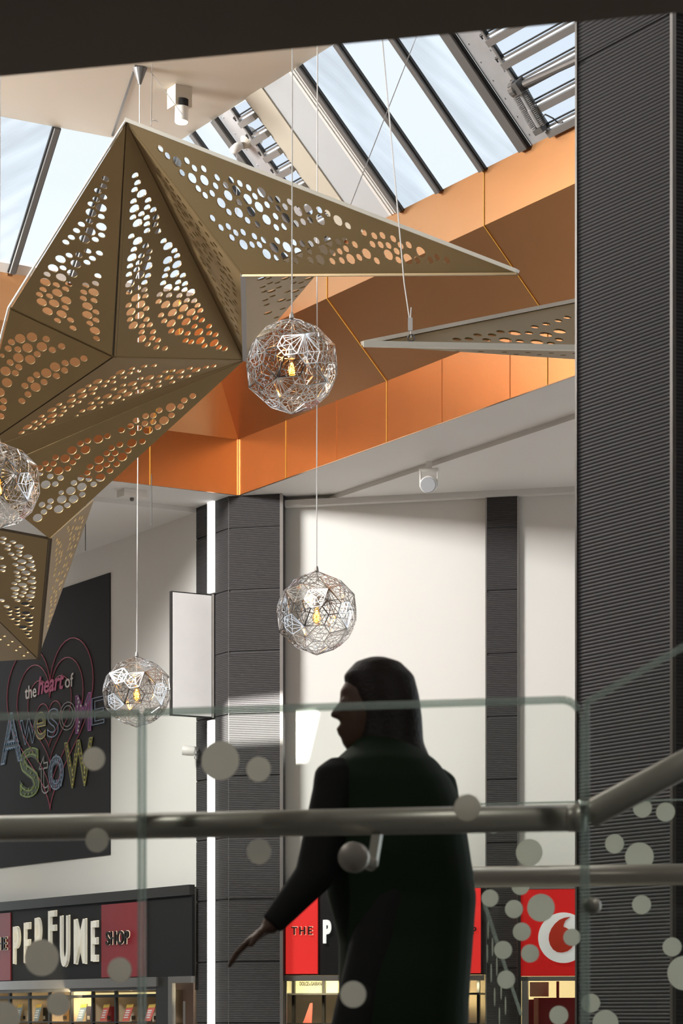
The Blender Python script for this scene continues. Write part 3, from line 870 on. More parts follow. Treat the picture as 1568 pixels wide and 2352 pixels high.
MB().bar(T + Vector((.0, -.006, -.004)), LL + Vector((0, -.006, -.004)), .03, .034).build('lower_flange', M['goldedge'], star2)
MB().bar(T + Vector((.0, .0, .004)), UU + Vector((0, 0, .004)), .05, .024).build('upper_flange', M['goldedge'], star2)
eye = at(944, 776, d2 + .1)
cl = at(942, 745, d2 + .1)
tp = Plane((0, 0, ZR), (0, 0, -1)).hit(872, 20)
tp = at(878, 92, d2 + .3); tp2 = at(870, -60, d2 + .4)
MB().path([eye + Vector((.02 * math.cos(a), 0, .02 * math.sin(a))) for a in np.linspace(0, 2 * math.pi, 14)[:-1]], .006, 6, True).build('eye_bolt', M['bar'], star2)
MB().box(cl - Z * .0, (.014, 0, 0), (0, .008, 0), (0, 0, .04)).build('cable_clamp', M['whitecable'], star2)
MB().path([eye, cl, at(928, 650, d2 + .15), tp, tp2], .0045, 6).build('cable', M['wire'], star2)
MB().tube(cl, at(944, 706, d2 + .1), .004, 6).build('cable_end', M['wire'], star2)

# ------------------------------------------------------------------ web pendants
def rot(ax, a):
    x, y, z = np.array(ax, float) / np.linalg.norm(ax)
    K = np.array([[0, -z, y], [z, 0, -x], [-y, x, 0]])
    return np.eye(3) + math.sin(a) * K + (1 - math.cos(a)) * K @ K
def web_faces():
    """pentagonal hexecontahedron as the dual of a snub dodecahedron; every face starts at its acute vertex"""
    a2 = (math.sin(math.atan(2)), 0, math.cos(math.atan(2)))
    gens = [rot((0, 0, 1), 2 * math.pi / 5), rot(a2, 2 * math.pi / 5)]
    grp = [np.eye(3)]
    i = 0
    while i < len(grp):
        for g in gens:
            m = g @ grp[i]
            if not any(np.allclose(m, h, atol=1e-6) for h in grp):
                grp.append(m)
        i += 1
    G = np.array(grp)
    def spread(th, ph):
        v = np.array([math.sin(th) * math.cos(ph), math.sin(th) * math.sin(ph), math.cos(th)])
        pts = G @ v
        d = np.sort(np.linalg.norm(pts - v, axis=1))[1:6]
        return d.max() - d.min(), v
    best = (9, None, 0, 0)
    for th in np.linspace(.05, .7, 40):
        for ph in np.linspace(0, 2 * math.pi / 5, 40, endpoint=False):
            s, v = spread(th, ph)
            if s < best[0]:
                best = (s, v, th, ph)
    st = .02
    while st > 1e-7:
        imp = False
        for dt, dp in ((st, 0), (-st, 0), (0, st), (0, -st)):
            s, v = spread(best[2] + dt, best[3] + dp)
            if s < best[0]:
                best = (s, v, best[2] + dt, best[3] + dp); imp = True
        if not imp:
            st /= 2
    pts = G @ best[1]
    L = np.sort(np.linalg.norm(pts - pts[0], axis=1))[1:6].mean()
    axes = []
    for m in G:
        x = m @ np.array([0, 0, 1.])
        if not any(np.allclose(x, y, atol=1e-5) for y in axes):
            axes.append(x)
    faces = []
    for k in range(len(pts)):
        v = pts[k]
        nb = [j for j in range(len(pts)) if j != k and np.linalg.norm(pts[j] - v) < L * 1.02]
        e1 = np.cross(v, [.3, .5, .8]); e1 /= np.linalg.norm(e1); e2 = np.cross(v, e1)
        nb.sort(key=lambda j: math.atan2((pts[j] - v) @ e2, (pts[j] - v) @ e1))
        poles = []
        for q in range(5):
            a, b = pts[nb[q]], pts[nb[(q + 1) % 5]]
            if np.linalg.norm(a - b) < L * 1.02:
                n = np.cross(a - v, b - v); n /= np.linalg.norm(n)
                n *= np.sign(n @ v)
                poles.append((n / (n @ v), 0))
            else:
                ax = max(axes, key=lambda x: x @ (v + a + b))
                poles.append((ax / (ax @ v), 1))
        q0 = [q for q in range(5) if poles[q][1]][0]
        faces.append([Vector(poles[(q0 + q) % 5][0]) for q in range(5)])
    return faces
WEB = web_faces()
RMAX = max(v.length for f in WEB for v in f)

def web_shade(R, o):
    mb = MB()
    for f in WEB:
        p = [v * (R / RMAX) + o for v in f]
        c = sum(p, Vector()) / 5
        nn = (p[1] - p[0]).cross(p[2] - p[0]).normalized()
        q = [v + (c - v) * .02 for v in p]
        def bar(a, b, w):
            mb.bar(a, b, w, .0022, up=nn)
        for k in range(5):
            bar(q[k], q[(k + 1) % 5], .0058)
        i1, i2, i3, i4 = (c + (q[k] - c) * .50 for k in (1, 2, 3, 4))
        i2 = c + (q[2] - c) * .62; i3 = c + (q[3] - c) * .48
        m = c + (q[0] - c) * .12
        e0 = (q[2] + q[3]) / 2; e1 = (q[1] + q[2]) / 2
        for a, b in ((q[0], i1), (q[0], m), (q[0], i4), (q[0], (q[1] + i1) / 2), (i1, i2), (i1, m), (m, i4), (i4, i3), (i3, m), (i2, i3), (i1, q[1]), (i2, q[2]), (i3, e0), (i4, q[4]), (i2, e1), (i3, q[3]), (m, i2)):
            bar(a, b, .0033)
    return mb

def pendant(px, py, d, R, cx_top, label, group_first):
    c = at(px, py, d)
    root = thing('pendant_lamp', label, 'lamp', c, 'chrome web ball pendant lamps')
    web_shade(R, c).build('shade', M['chrome'], root)
    top = c + Z * R
    ct = Vector((at(cx_top, 200, d).x, c.y, ZR))
    MB().tube(top - Z * .02, ct, .0042, 6).tube(top - Z * .02, c + Z * .10, .004, 6).build('cable', M['whitecable'], root)
    MB().lathe(top, [(.007, .035), (.013, .02), (.016, 0), (.010, -.012)], 12).build('top_cap', M['anod'], root)
    MB().lathe(c, [(.012, .125), (.022, .115), (.022, .055), (.024, .05), (.020, .045)], 16).build('socket', M['anod'], root, True)
    b = MB().lathe(c, [(.014, .050), (.016, .03), (.024, .0), (.031, -.03), (.030, -.05), (.020, -.068), (.004, -.075)], 18).build('bulb', M['bulbglass'], root, True)
    f = MB()
    for k in range(8):
        a0, a1 = 2 * math.pi * k / 8, 2 * math.pi * (k + .5) / 8
        f.tube(c + Vector((math.cos(a0) * .006, math.sin(a0) * .006, .02)), c + Vector((math.cos(a1) * .017, math.sin(a1) * .017, -.05)), .0022, 5)
    f.build('filament', M['glow'], b)
    MB().lathe(c, [(.003, .015), (.009, -.005), (.014, -.03), (.012, -.05), (.003, -.06)], 12).build('glow_core', M['bulbglow'], b, True)
    MB().lathe(Vector((ct.x, ct.y, ZR)), [(.06, 0), (.045, -.04), (.012, -.13)], 16).build('ceiling_cup', M['bar'], root)
    ld = bpy.data.lights.new('bulb_light', 'POINT'); ld.energy = 1.5; ld.color = (1, .62, .25); ld.shadow_soft_size = .03
    lo = bpy.data.objects.new('bulb_light', ld); COL.objects.link(lo); lo.location = c - Z * .02
    return root
pendant(670, 841, 16.4, .302, 672.5, 'chrome web ball lamp with glowing bulb at the right point of the big star', None)
pendant(727, 1408, 18.9, .305, 729, 'chrome web ball lamp hanging alone before the bright white wall', None)
pendant(314, 1589, 20.85, .285, 321, 'chrome web ball lamp in front of the charcoal poster and blank white sign', None)
pendant(-3, 1115, 18.2, .305, 2, 'chrome web ball lamp cut off by the left edge of the picture', None)

# ------------------------------------------------------------------ ceiling fittings
def ceiling_spot(p, aim, R, L, label, base, mats):
    r = thing('ceiling_spotlight', label, 'spotlight', p)
    aim = Vector(aim).normalized()
    MB().lathe(p, [(R * .92, -L * .5), (R, -L * .48), (R, L * .42), (R * .9, L * .45)], 24, axis=-aim).build('lamp_body', M['spotwhite'], r, True)
    hs = MB()
    for k in range(12):
        hs.lathe(p - aim * (L * .5 + k * L * .035), [(R * .98, 0), (R * .98, L * .02)], 20, axis=-aim) if k % 2 else hs.lathe(p - aim * (L * .5 + k * L * .035), [(R * .8, 0), (R * .8, L * .05)], 20, axis=-aim)
    hs.build('heat_sink', M['heatsink'], r)
    MB().lathe(p + aim * L * .51, [(R * .96, 0), (R * .90, .006)], 24, axis=aim).build('lens', mats, r)
    MB().tube(p - aim * L * .85, Vector((p.x, p.y, base)), R * .2, 8).build('stem', M['spotwhite'], r)
    return r
sp1 = at(417, 262, 21.25)
s1 = ceiling_spot(sp1, (-.02, -.06, -1), .055, .13, 'white ceiling spotlight with black heat sink and bright lens', ZR, M['spotlens'])
MB().box(Vector((sp1.x - .02, sp1.y + .05, ZR - .08)), U * .075, V * .075, Z * .085).build('gear_box', M['ridge'], s1)
add_light('spot_lamp', 'SPOT', sp1 - Z * .12, sp1 - Z * 5, 60, (1, .95, .85), spot_size=math.radians(50), shadow_soft_size=.05)

pj = at(985, 1112, 23.2)
pr = thing('wall_washer', 'grey cylindrical spotlight on the white ceiling above the white wall', 'spotlight', pj)
ax = Vector((-.12, -.95, -.25)).normalized()
MB().lathe(pj, [(.068, -.10), (.075, -.08), (.075, .10), (.07, .105)], 28, axis=ax).build('lamp_body', M['spotwhite'], pr, True)
MB().lathe(pj + ax * .106, [(.07, 0), (.064, .006)], 28, axis=ax).build('front_disc', M['greydisc'], pr)
br = MB()
for s in (-1, 1):
    br.box(pj + P * (.078 * s) + Z * .05, P * .005, PN * .02, Z * .075)
br.box(Vector((pj.x, pj.y, pj.z + .125)), P * .088, PN * .03, Z * .010)
br.bar(Vector((pj.x, pj.y, pj.z + .12)), Vector((pj.x, pj.y, ZC - .04)), .05, .05)
br.build('bracket', M['spotwhite'], pr)

# small fitting on the left ceiling and a flood lamp on the column
sn = Plane((0, 0, ZC), (0, 0, -1)).hit(303, 1127)
r = thing('ceiling_sensor', 'small white box with sensor on the ceiling left of the orange corner', 'sensor', sn)
MB().box(sn - Z * .035, V * .12, U * .08, Z * .034).build('housing', M['spotwhite'], r)
MB().lathe(sn - Z * .07, [(.02, 0), (.02, -.02), (.012, -.028)], 12).build('sensor_eye', M['bar'], r)
cp = at(432, 1724, 25.35)
r = thing('flood_lamp', 'small white cylindrical flood lamp on the left side of the ribbed column', 'spotlight', cp)
MB().lathe(cp, [(.03, .07), (.045, .06), (.05, 0), (.05, -.05), (.046, -.055)], 20, axis=(1, -.1, -.12)).build('lamp_body', M['spotwhite'], r, True)
MB().path([cp + Vector((.05, 0, -.02)), cp + Vector((.09, 0, -.05)), cp + Vector((.085, 0, -.09)), cp + Vector((.06, 0, -.075)), cp + Vector((.075, 0, -.03))], .004, 6).build('lead', M['bar'], r)
MB().bar(cp + Vector((.05, 0, .03)), Vector((CC.x + .02, CC.y - .02, cp.z + .02)), .02, .03).build('arm', M['spotwhite'], r)
cm = gr(2.62, .80, .12)
r = thing('roof_camera', 'tiny white camera on a cone mount beneath the far roof louvres', 'camera', cm)
MB().lathe(cm, [(.035, -.05), (.04, 0), (.03, .06)], 14, axis=(-.5, -.5, -.5)).build('camera_body', M['spotwhite'], r, True)
MB().lathe(cm, [(.03, -.06), (.03, -.05)], 12, axis=(-.5, -.5, -.5)).build('lens', M['black'], r)
MB().lathe(cm + Vector((.05, .05, .02)), [(.02, 0), (.10, .12), (.11, .14)], 16, axis=Vector((.5, .3, .8))).build('cone_mount', M['ridge'], r)
wire('cable', cm - Z * .04, cm - Z * .9, .003, M['wire'], r)

# thin ceiling threads on the left
for px, y0, y1 in ((348, 1165, 1208), (196, 1210, 1265)):
    q = LW.off(1.2).hit(px, y1); q2 = Vector((q.x, q.y, ZC - .05))
    tag(MB().tube(q2, q, .004, 6).build('hanging_wire', M['black']), 'thin dark wire hanging from the left ceiling' + (' nearer the ribbed column' if px > 300 else ' beside the star tip'), 'wire')

# ------------------------------------------------------------------ text helpers
def text_bm(body, shear=0., offset=0., outline=0., space=1.):
    c = bpy.data.curves.new('lettering', 'FONT')
    c.body = body
    c.shear = shear
    c.space_character = space
    c.resolution_u = 4
    if outline:
        c.fill_mode = 'NONE'
        c.bevel_depth = outline
        c.bevel_resolution = 1
    else:
        c.extrude = .02
        c.offset = offset
    o = bpy.data.objects.new('lettering', c)
    COL.objects.link(o)
    dg = bpy.context.evaluated_depsgraph_get()
    me = bpy.data.meshes.new_from_object(o.evaluated_get(dg))
    vs = [tuple(v.co) for v in me.vertices]
    fs = [tuple(p.vertices) for p in me.polygons]
    bpy.data.objects.remove(o); bpy.data.curves.remove(c); bpy.data.meshes.remove(me)
    return vs, fs
def fit_text(body, plane, x0, x1, yt, yb, name, mt, parent, depth=.01, shear=0., offset=0., outline=0., lift=0., slope=None, space=1.):
    """lettering stretched to the pixel box x0..x1, yt..yb (rows taken at x0) on a vertical plane"""
    vs, fs = text_bm(body, shear, offset, outline, space)
    xs = [v[0] for v in vs]; ys = [v[1] for v in vs]
    a, b = min(xs), max(xs); c, d = min(ys), max(ys)
    pl = plane.off(lift)
    o = pl.hit(x0, yb); t = pl.hit(x0, yt); r = pl.hit(x1, yb); r.z = o.z
    X = (r - o) / max(b - a, 1e-6); Y = Vector((0, 0, (t.z - o.z) / max(d - c, 1e-6)))
    zs = [v[2] for v in vs]; z0, z1 = min(zs), max(zs)
    N = pl.n * (depth / max(z1 - z0, 1e-6))
    mb = MB()
    mb.v = [tuple(o + X * (v[0] - a) + Y * (v[1] - c) + N * (v[2] - z0)) for v in vs]
    mb.f = fs
    return mb.build(name, mt, parent) if name else (mb, lambda p: o + X * (p[0] - a) + Y * (p[1] - c), vs, fs)
def panel(plane, pts, name, mt, parent, lift=0., th=.02):
    pl = plane.off(lift)
    return MB().slab([pl.hit(*p) for p in pts], plane.n * th).build(name, mt, parent)
def rect(plane, x0, x1, z0, z1, name, mt, parent, lift=0., th=.02):
    """upright rectangle between pixel columns x0, x1 and heights z0, z1"""
    pl = plane.off(lift)
    a, b = pl.hit(x0, HY), pl.hit(x1, HY)
    return MB().slab([(a.x, a.y, z0), (b.x, b.y, z0), (b.x, b.y, z1), (a.x, a.y, z1)], plane.n * th).build(name, mt, parent)
def zat(plane, px, py):
    return plane.hit(px, py).z
def disc(plane, px, py, rpx, mb, lift=0., th=.003, n=32, ratio=1.):
    pl = plane.off(lift)
    c = pl.hit(px, py)
    r = rpx / F * c.y
    ah = Vector((-pl.n.y, pl.n.x, 0)).normalized()
    mb.slab([c + ah * math.cos(2 * math.pi * k / n) * r * ratio + Z * math.sin(2 * math.pi * k / n) * r for k in range(n)], plane.n * th)

# ------------------------------------------------------------------ balustrades
NG = vplane(LE, P)                              # near glass plane
GT = LE.z                                       # glass top
def glass_panel(x0, x1, y1r=None, name_label='', round_r=False):
    r = thing('glass_panel', name_label, 'balustrade panel', NG.hit(x0, 2300), 'glass balustrade panels')
    a, b = NG.hit(x0, HY), NG.hit(x1, HY)
    a.z = b.z = FLOOR - .2
    pts = [a, b]
    if round_r:
        w = (b - a).normalized()
        for k in range(7):
            t = math.pi / 2 * k / 6
            pts.append(Vector((b.x, b.y, GT - .045)) - w * .045 * (1 - math.cos(t)) + Z * .045 * math.sin(t))
    else:
        pts.append(Vector((b.x, b.y, GT)))
    pts.append(Vector((a.x, a.y, GT)))
    th = NG.n * -.017
    MB().slab(pts, th).build('pane', M['glass'], r)
    e = MB()
    q = [p + th * .5 for p in pts[1:]] + [pts[0] + th * .5]
    for i in range(len(q) - 1):
        e.bar(q[i], q[i + 1], .004 if i else .006, .017, up=NG.n.cross(q[i + 1] - q[i]) if False else Z if abs((q[i + 1] - q[i]).normalized().z) < .9 else NG.n)
    e.build('polished_edge', M['glassedge'], r)
    return r
def dots(plane, parent, lst, mt, lift=.002):
    for x, y, rr in lst:
        m = MB(); disc(plane, x, y, rr, m, lift=lift, th=.0015); m.build('frosted_dot', mt, parent)
gp1 = glass_panel(-160, 318, None, 'left glass balustrade panel with grey dots in front of the poster')
gp2 = glass_panel(329, 1334, None, 'wide glass balustrade panel in front of the walking person', True)
dots(NG, gp1, [(216, 1743, 27), (223, 1930, 28), (96, 2200, 42), (275, 2228, 29), (134, 2306, 28), (8, 2340, 40)], M['frost'])
dots(NG, gp2, [(506, 1747, 45), (594, 1767, 29), (595, 1956, 29), (1073, 1855, 31), (811, 2284, 31)], M['frost'])

# stair panel rising to the right
sg = thing('stair_glass_panel', 'sloping glass stair balustrade panel before the ribbed pillar', 'balustrade panel', NG.hit(1345, 2300))
a0, a1 = NG.hit(1345, 1612), NG.hit(2000, 1237)
b0, b1 = Vector((a0.x, a0.y, FLOOR - .2)), Vector((a1.x, a1.y, FLOOR + .2))
MB().slab([b0, b1, a1, a0], NG.n * -.017).build('pane', M['glass'], sg)
MB().bar(a0 - NG.n * .008, a1 - NG.n * .008, .017, .012).bar(a0 - NG.n * .008, b0 - NG.n * .008, .012, .017, up=NG.n).build('polished_edge', M['glassedge'], sg)

def handrail(name, label, pts, r, extra=None):
    t = thing(name, label, 'handrail', pts[0], 'satin steel handrails')
    MB().path(pts, r, 24).build('rail', M['steel'], t, True)
    return t
RB_ = NG.off(-.09)
ra, rb_ = RB_.hit(-200, HY), RB_.hit(1338, HY)
rz = .4365
ra.z = rb_.z = rz
h1 = handrail('handrail', 'satin steel handrail behind the near glass across the middle', [ra, rb_], .0300)
c = RB_.hit(1305, HY); c.z = rz
MB().tube(c, rb_ + P * .004, .0312, 24).build('rail_collar', M['steel'], h1, True)
sa0, sa1 = RB_.hit(1345, 1876), RB_.hit(2010, 1520)
h2 = handrail('stair_handrail', 'satin steel stair handrail sloping up to the right edge', [rb_ + P * .012, sa0 + (sa1 - sa0) * .04, sa1], .0305)
# glass clamp bracket under the near rail
bc = NG.off(.012).hit(815, 1970)
arm_t = RB_.hit(868, 1905); arm_b = NG.off(-.05).hit(855, 1985)
brk = MB().bar(arm_t, arm_b, .020, .022, up=NG.n)
brk.tube(arm_b, bc - NG.n * .02, .016, 14)
brk.build('bracket_arm', M['steel'], h1)
MB().lathe(bc, [(.030, -.006), (.0335, 0), (.0335, .020), (.031, .023)], 32, axis=NG.n).build('bracket_disc', M['steel'], h1, True)
fc = NG.off(-.03).hit(1360, 2080)
MB().lathe(fc, [(.012, -.03), (.018, -.01), (.018, .012), (.010, .02)], 24, axis=NG.n).build('glass_fixing', M['steel'], sg, True)
MB().tube(NG.off(-.008).hit(1338, 1838), NG.off(-.008).hit(1338, 1868), .007, 10).build('glass_clip', M['chrome'], gp2, True)

for a_ in (-1.7, 1.9):  # fill lamps added out of view to brighten the near rail and dots
    q_ = lp(a_, -.75, SE.z - .01)
    add_light('added_landing_fill', 'AREA', q_, q_ - Z + PN * .25, 15, (1, .95, .88), shape='DISK', size=.22)

# far balustrade
FG = vplane(at(1220, 1844, 8.4), P)
fa, fb = FG.hit(905, HY), FG.hit(2150, HY)
fg = thing('glass_panel', 'far glass balustrade panel with grey dots behind the person', 'balustrade panel', Vector((fa.x, fa.y, FLOOR)), 'glass balustrade panels')
fz = FG.hit(1220, 1844).z
MB().slab([(fa.x, fa.y, FLOOR - .2), (fb.x, fb.y, FLOOR - .2), (fb.x, fb.y, fz), (fa.x, fa.y, fz)], FG.n * -.015).build('pane', M['glass'], fg)
MB().bar(Vector((fa.x, fa.y, fz)), Vector((fb.x, fb.y, fz)), .015, .005).build('polished_edge', M['glassedge'], fg)
dots(FG, fg, [(1215, 1958, 31), (1133, 1893, 22), (1197, 1893, 20), (1125, 2063, 20), (1180, 2088, 21), (1195, 2035, 21), (1242, 2085, 32), (1198, 2140, 21), (1217, 2190, 21), (1155, 2182, 21), (1162, 2250, 21), (1313, 2153, 20), (1283, 2332, 22), (1411, 1938, 22), (1468, 1968, 33), (1475, 1856, 22), (1528, 1865, 22), (1473, 2078, 22), (1543, 2175, 22), (1572, 2235, 40), (1356, 2304, 22), (1390, 2350, 30)], M['frostfar'])
qa, qb = FG.off(.07).hit(905, HY), FG.off(.07).hit(2150, HY)
qa.z = qb.z = .447
handrail('handrail', 'satin steel handrail on the far glass right of the person', [qa, qb], .0340)
# return panel running away down the stairs
ra1, ra2 = at(1112, HY, 8.45), at(1196, HY, 11.2)
rp_ = thing('glass_panel', 'glass stair panel seen edge on with narrow dots, left of the pilaster', 'balustrade panel', Vector((ra1.x, ra1.y, FLOOR)), 'glass balustrade panels')
rpl = vplane(ra1, (ra2 - ra1))
z1, z2 = at(1112, 2075, 8.45).z, at(1196, 2330, 11.2).z
MB().slab([(ra1.x, ra1.y, -1.2), (ra2.x, ra2.y, -2.2), (ra2.x, ra2.y, z2), (ra1.x, ra1.y, z1)], rpl.n * -.012).build('pane', M['glass'], rp_)
MB().bar(Vector((ra1.x, ra1.y, z1)), Vector((ra2.x, ra2.y, z2)), .012, .008).build('polished_edge', M['glassedge'], rp_)
for x, y in ((1120, 2135), (1118, 2190), (1130, 2175), (1127, 2235), (1140, 2220), (1135, 2290), (1150, 2275), (1146, 2335), (1160, 2310)):
    m = MB(); disc(rpl, x, y, 21, m, lift=.002, th=.0015); m.build('frosted_dot', M['frostfar'], rp_)

# ------------------------------------------------------------------ person
def lofted(rings, n=20):
    """rings: (centre, half width vector, half depth vector)"""
    mb = MB()
    vs = []
    for c, a, b in rings:
        vs += [Vector(c) + Vector(a) * math.cos(2 * math.pi * k / n) + Vector(b) * math.sin(2 * math.pi * k / n) for k in range(n)]
    m = len(rings)
    fs = [(i * n + k, i * n + (k + 1) % n, (i + 1) * n + (k + 1) % n, (i + 1) * n + k) for i in range(m - 1) for k in range(n)]
    fs += [tuple(range(n - 1, -1, -1)), tuple(range((m - 1) * n, m * n))]
    return mb.add(vs, fs)
def merged(mb, name, mt, parent, voxel, smooth=4):
    """fuse closed pieces into one continuous surface"""
    o = mb.build(name, None, None)
    r = o.modifiers.new('fuse', 'REMESH'); r.mode = 'VOXEL'; r.voxel_size = voxel
    s = o.modifiers.new('soft', 'SMOOTH'); s.iterations = smooth; s.factor = .5
    dg = bpy.context.evaluated_depsgraph_get()
    me = bpy.data.meshes.new_from_object(o.evaluated_get(dg))
    bpy.data.objects.remove(o)
    me.name = name
    me.materials.clear(); me.materials.append(mt)
    me.polygons.foreach_set('use_smooth', [True] * len(me.polygons))
    q = bpy.data.objects.new(name, me)
    COL.objects.link(q)
    q.parent = parent
    q.matrix_parent_inverse = Matrix.Translation(-parent_loc(parent))
    return q
DP = 7.2
def H(px, py, dd=0.):
    return at(px, py, DP + dd)
per = thing('person', 'person in dark clothes with long dark hair walking left behind the glass, arm reaching forward', 'person', (H(915, 2000).x, DP, FLOOR))
Fw = (-P * .94 - PN * .34).normalized()           # facing left and a little towards us
Sd = Z.cross(Fw).normalized()                     # towards the person's left
if Sd.y > 0:
    nearS, farS = -Sd, Sd
else:
    nearS, farS = Sd, -Sd
hc = H(858, 1622)                                 # head centre
px_ = 1 / F * DP
body = MB()
# head, jaw, nose, brow, ears, neck
body.add(*(lambda m: (m.v, m.f))(lofted([(hc + Z * (z * .115) + Fw * o, Sd * (.074 * w), Fw * (.094 * dpt)) for z, w, dpt, o in
     ((1.0, .12, .12, -.01), (.92, .5, .5, -.01), (.7, .82, .83, -.006), (.35, .99, 1.0, 0), (0, 1.0, 1.0, .0), (-.35, .94, .93, .006), (-.65, .80, .82, .016), (-.9, .58, .62, .030), (-1.05, .30, .36, .042), (-1.08, .1, .12, .044))])))
nb_ = hc + Fw * .094
body.add(*(lambda m: (m.v, m.f))(lofted([(nb_ + Z * .018 - Fw * .012, Sd * .008, Fw * .008), (nb_ + Z * .0, Sd * .010, Fw * .012), (nb_ - Z * .026 + Fw * .010, Sd * .015, Fw * .020), (nb_ - Z * .036 + Fw * .004, Sd * .012, Fw * .014)], 12)))
for dz, fwd, w in ((-.062, .090, .022), (-.076, .087, .020)):
    body.add(*(lambda m: (m.v, m.f))(lofted([(hc + Z * (dz + k) + Fw * fwd, Sd * (w * s_), Fw * (.014 * s_)) for k, s_ in ((.008, .4), (.003, 1), (-.003, 1), (-.008, .4))], 12)))
for s_ in (-1, 1):
    e = hc + Sd * (.076 * s_) - Fw * .008
    body.add(*(lambda m: (m.v, m.f))(lofted([(e + Z * z, Sd * (.010 * w), Fw * (.018 * w)) for z, w in ((.032, .3), (.02, 1), (-.005, .9), (-.028, .4))], 12)))
    ey = hc + Sd * (.032 * s_) + Fw * .086 + Z * .004
    body.lathe(ey, [(.002, -.013), (.010, -.008), (.0125, 0), (.010, .008), (.002, .013)], 12)
sho = H(893, 1742)                                # middle of the shoulders
body.tube(sho - Z * .04, hc - Z * .07 - Fw * .015, .055, 16, .048)
# trunk inside the coat, legs
pel = Vector((H(905, 2150).x, DP + .0, FLOOR + .90))
body.add(*(lambda m: (m.v, m.f))(lofted([(sho + Z * .02, Sd * .07, Fw * .05), (sho - Z * .03, Sd * .17, Fw * .085), (sho - Z * .16, Sd * .165, Fw * .11), (sho - Z * .34, Sd * .135, Fw * .095), (pel + Z * .02, Sd * .165, Fw * .11), (pel - Z * .10, Sd * .15, Fw * .10)])))
for s_, kf, ff in ((1, .10, .20), (-1, -.02, -.26)):
    hip = pel + Sd * (.085 * s_) - Z * .04
    kn = pel + Sd * (.085 * s_) - Z * .42 + Fw * (kf + .03)
    an = pel + Sd * (.085 * s_) + Fw * ff; an.z = FLOOR + (.09 if s_ > 0 else .13)
    body.tube(hip, kn, .080, 16, .056); body.tube(kn, an, .055, 16, .036)
    body.lathe(kn, [(.02, -.05), (.052, -.02), (.054, .02), (.02, .05)], 14)
    body.tube(an, an + Fw * .12 - Z * .05, .038, 12, .03)
def arm(sh, el, wr, fdir, curl, side):
    body.tube(sh, el, .048, 14, .038); body.tube(el, wr, .037, 14, .025)
    for p, r in ((sh, .05), (el, .038), (wr, .026)):
        body.lathe(p, [(r * .3, -r * .9), (r * .8, -r * .6), (r, 0), (r * .8, r * .6), (r * .3, r * .9)], 14)
    fd = Vector(fdir).normalized(); cu = Vector(curl).normalized(); ac = fd.cross(cu).normalized()
    pm = wr + fd * .045
    body.add(*(lambda m: (m.v, m.f))(lofted([(wr, ac * .024, cu * .018), (wr + fd * .03, ac * .036, cu * .016), (wr + fd * .085, ac * .042, cu * .013), (wr + fd * .095, ac * .03, cu * .008)], 14)))
    for k, ln in ((-1.5, .058), (-.5, .072), (.5, .078), (1.5, .068)):
        b0 = wr + fd * .082 + ac * (k * .020)
        b1 = b0 + (fd + cu * .18 + ac * k * .04).normalized() * ln * .5
        b2 = b1 + (fd + cu * .6).normalized() * ln * .32
        b3 = b2 + (fd + cu * 1.1).normalized() * ln * .25
        body.tube(b0, b1, .0095, 10, .0088); body.tube(b1, b2, .0088, 10, .008); body.tube(b2, b3, .008, 10, .0065)
    t0 = wr + fd * .03 + ac * (.032 * side)
    t1 = t0 + (fd * .7 + ac * side * .8 + cu * .2).normalized() * .036
    t2 = t1 + (fd * .9 + ac * side * .2 + cu * .5).normalized() * .03
    body.tube(t0, t1, .012, 10, .0105); body.tube(t1, t2, .0105, 10, .008)
shL = H(775, 1795, -.10); elL = H(722, 2010, -.14); wrL = H(622, 2125, -.16)
arm(shL, elL, wrL, (H(560, 2172, -.16) - wrL), Vector((.1, .0, -1)), 1)
shR = H(1000, 1812, .12); elR = H(1046, 2010, .14); wrR = H(1052, 2180, .08)
arm(shR, elR, wrR, Vector((-.10, -.1, -1)), Vector((-1, -.3, 0)), -1)
bd = merged(body, 'body', M['skin'], per, .007, 3)

# clothing and hair
coat = lofted([(H(876, 1690), Vector((.062, 0, 0)), Vector((0, .075, 0))),
    (H(882, 1722), Vector((86 * px_, 0, .0)), Vector((0, .14, 0))),
    (H(884, 1752), Vector((122 * px_, 0, .0)), Vector((0, .19, 0))),
    (H(892, 1795), Vector((146 * px_, 0, -.0)), Vector((0, .205, 0))),
    (H(905, 1850), Vector((158 * px_, 0, 0)), Vector((0, .205, 0))),
    (H(908, 1960), Vector((172 * px_, 0, 0)), Vector((0, .205, 0))),
    (H(922, 2060), Vector((172 * px_, 0, 0)), Vector((0, .18, 0))),
    (H(932, 2160), Vector((155 * px_, 0, 0)), Vector((0, .18, 0))),
    (H(928, 2250), Vector((152 * px_, 0, 0)), Vector((0, .19, 0))),
    (H(926, 2330), Vector((150 * px_, 0, 0)), Vector((0, .19, 0))),
    (H(924, 2420), Vector((150 * px_, 0, 0)), Vector((0, .18, 0)))], 28)
for s0, e0, w0 in ((shR, elR, wrR),):
    coat.tube(s0, e0, .062, 16, .052); coat.tube(e0, w0, .052, 16, .043)
coat.lathe(shR, [(.02, -.06), (.055, -.035), (.065, 0), (.055, .035), (.02, .06)], 16)
merged(coat, 'coat', M['coat'], per, .010, 5)
slv = MB()
slv.tube(shL, elL, .064, 16, .054).tube(elL, wrL, .054, 16, .034)
slv.lathe(shL, [(.02, -.065), (.06, -.035), (.068, 0), (.06, .035), (.02, .065)], 16)
slv.lathe(elL, [(.02, -.05), (.046, -.03), (.053, 0), (.046, .03), (.02, .05)], 16)
merged(slv, 'sleeve', M['sleeve'], per, .009, 5)
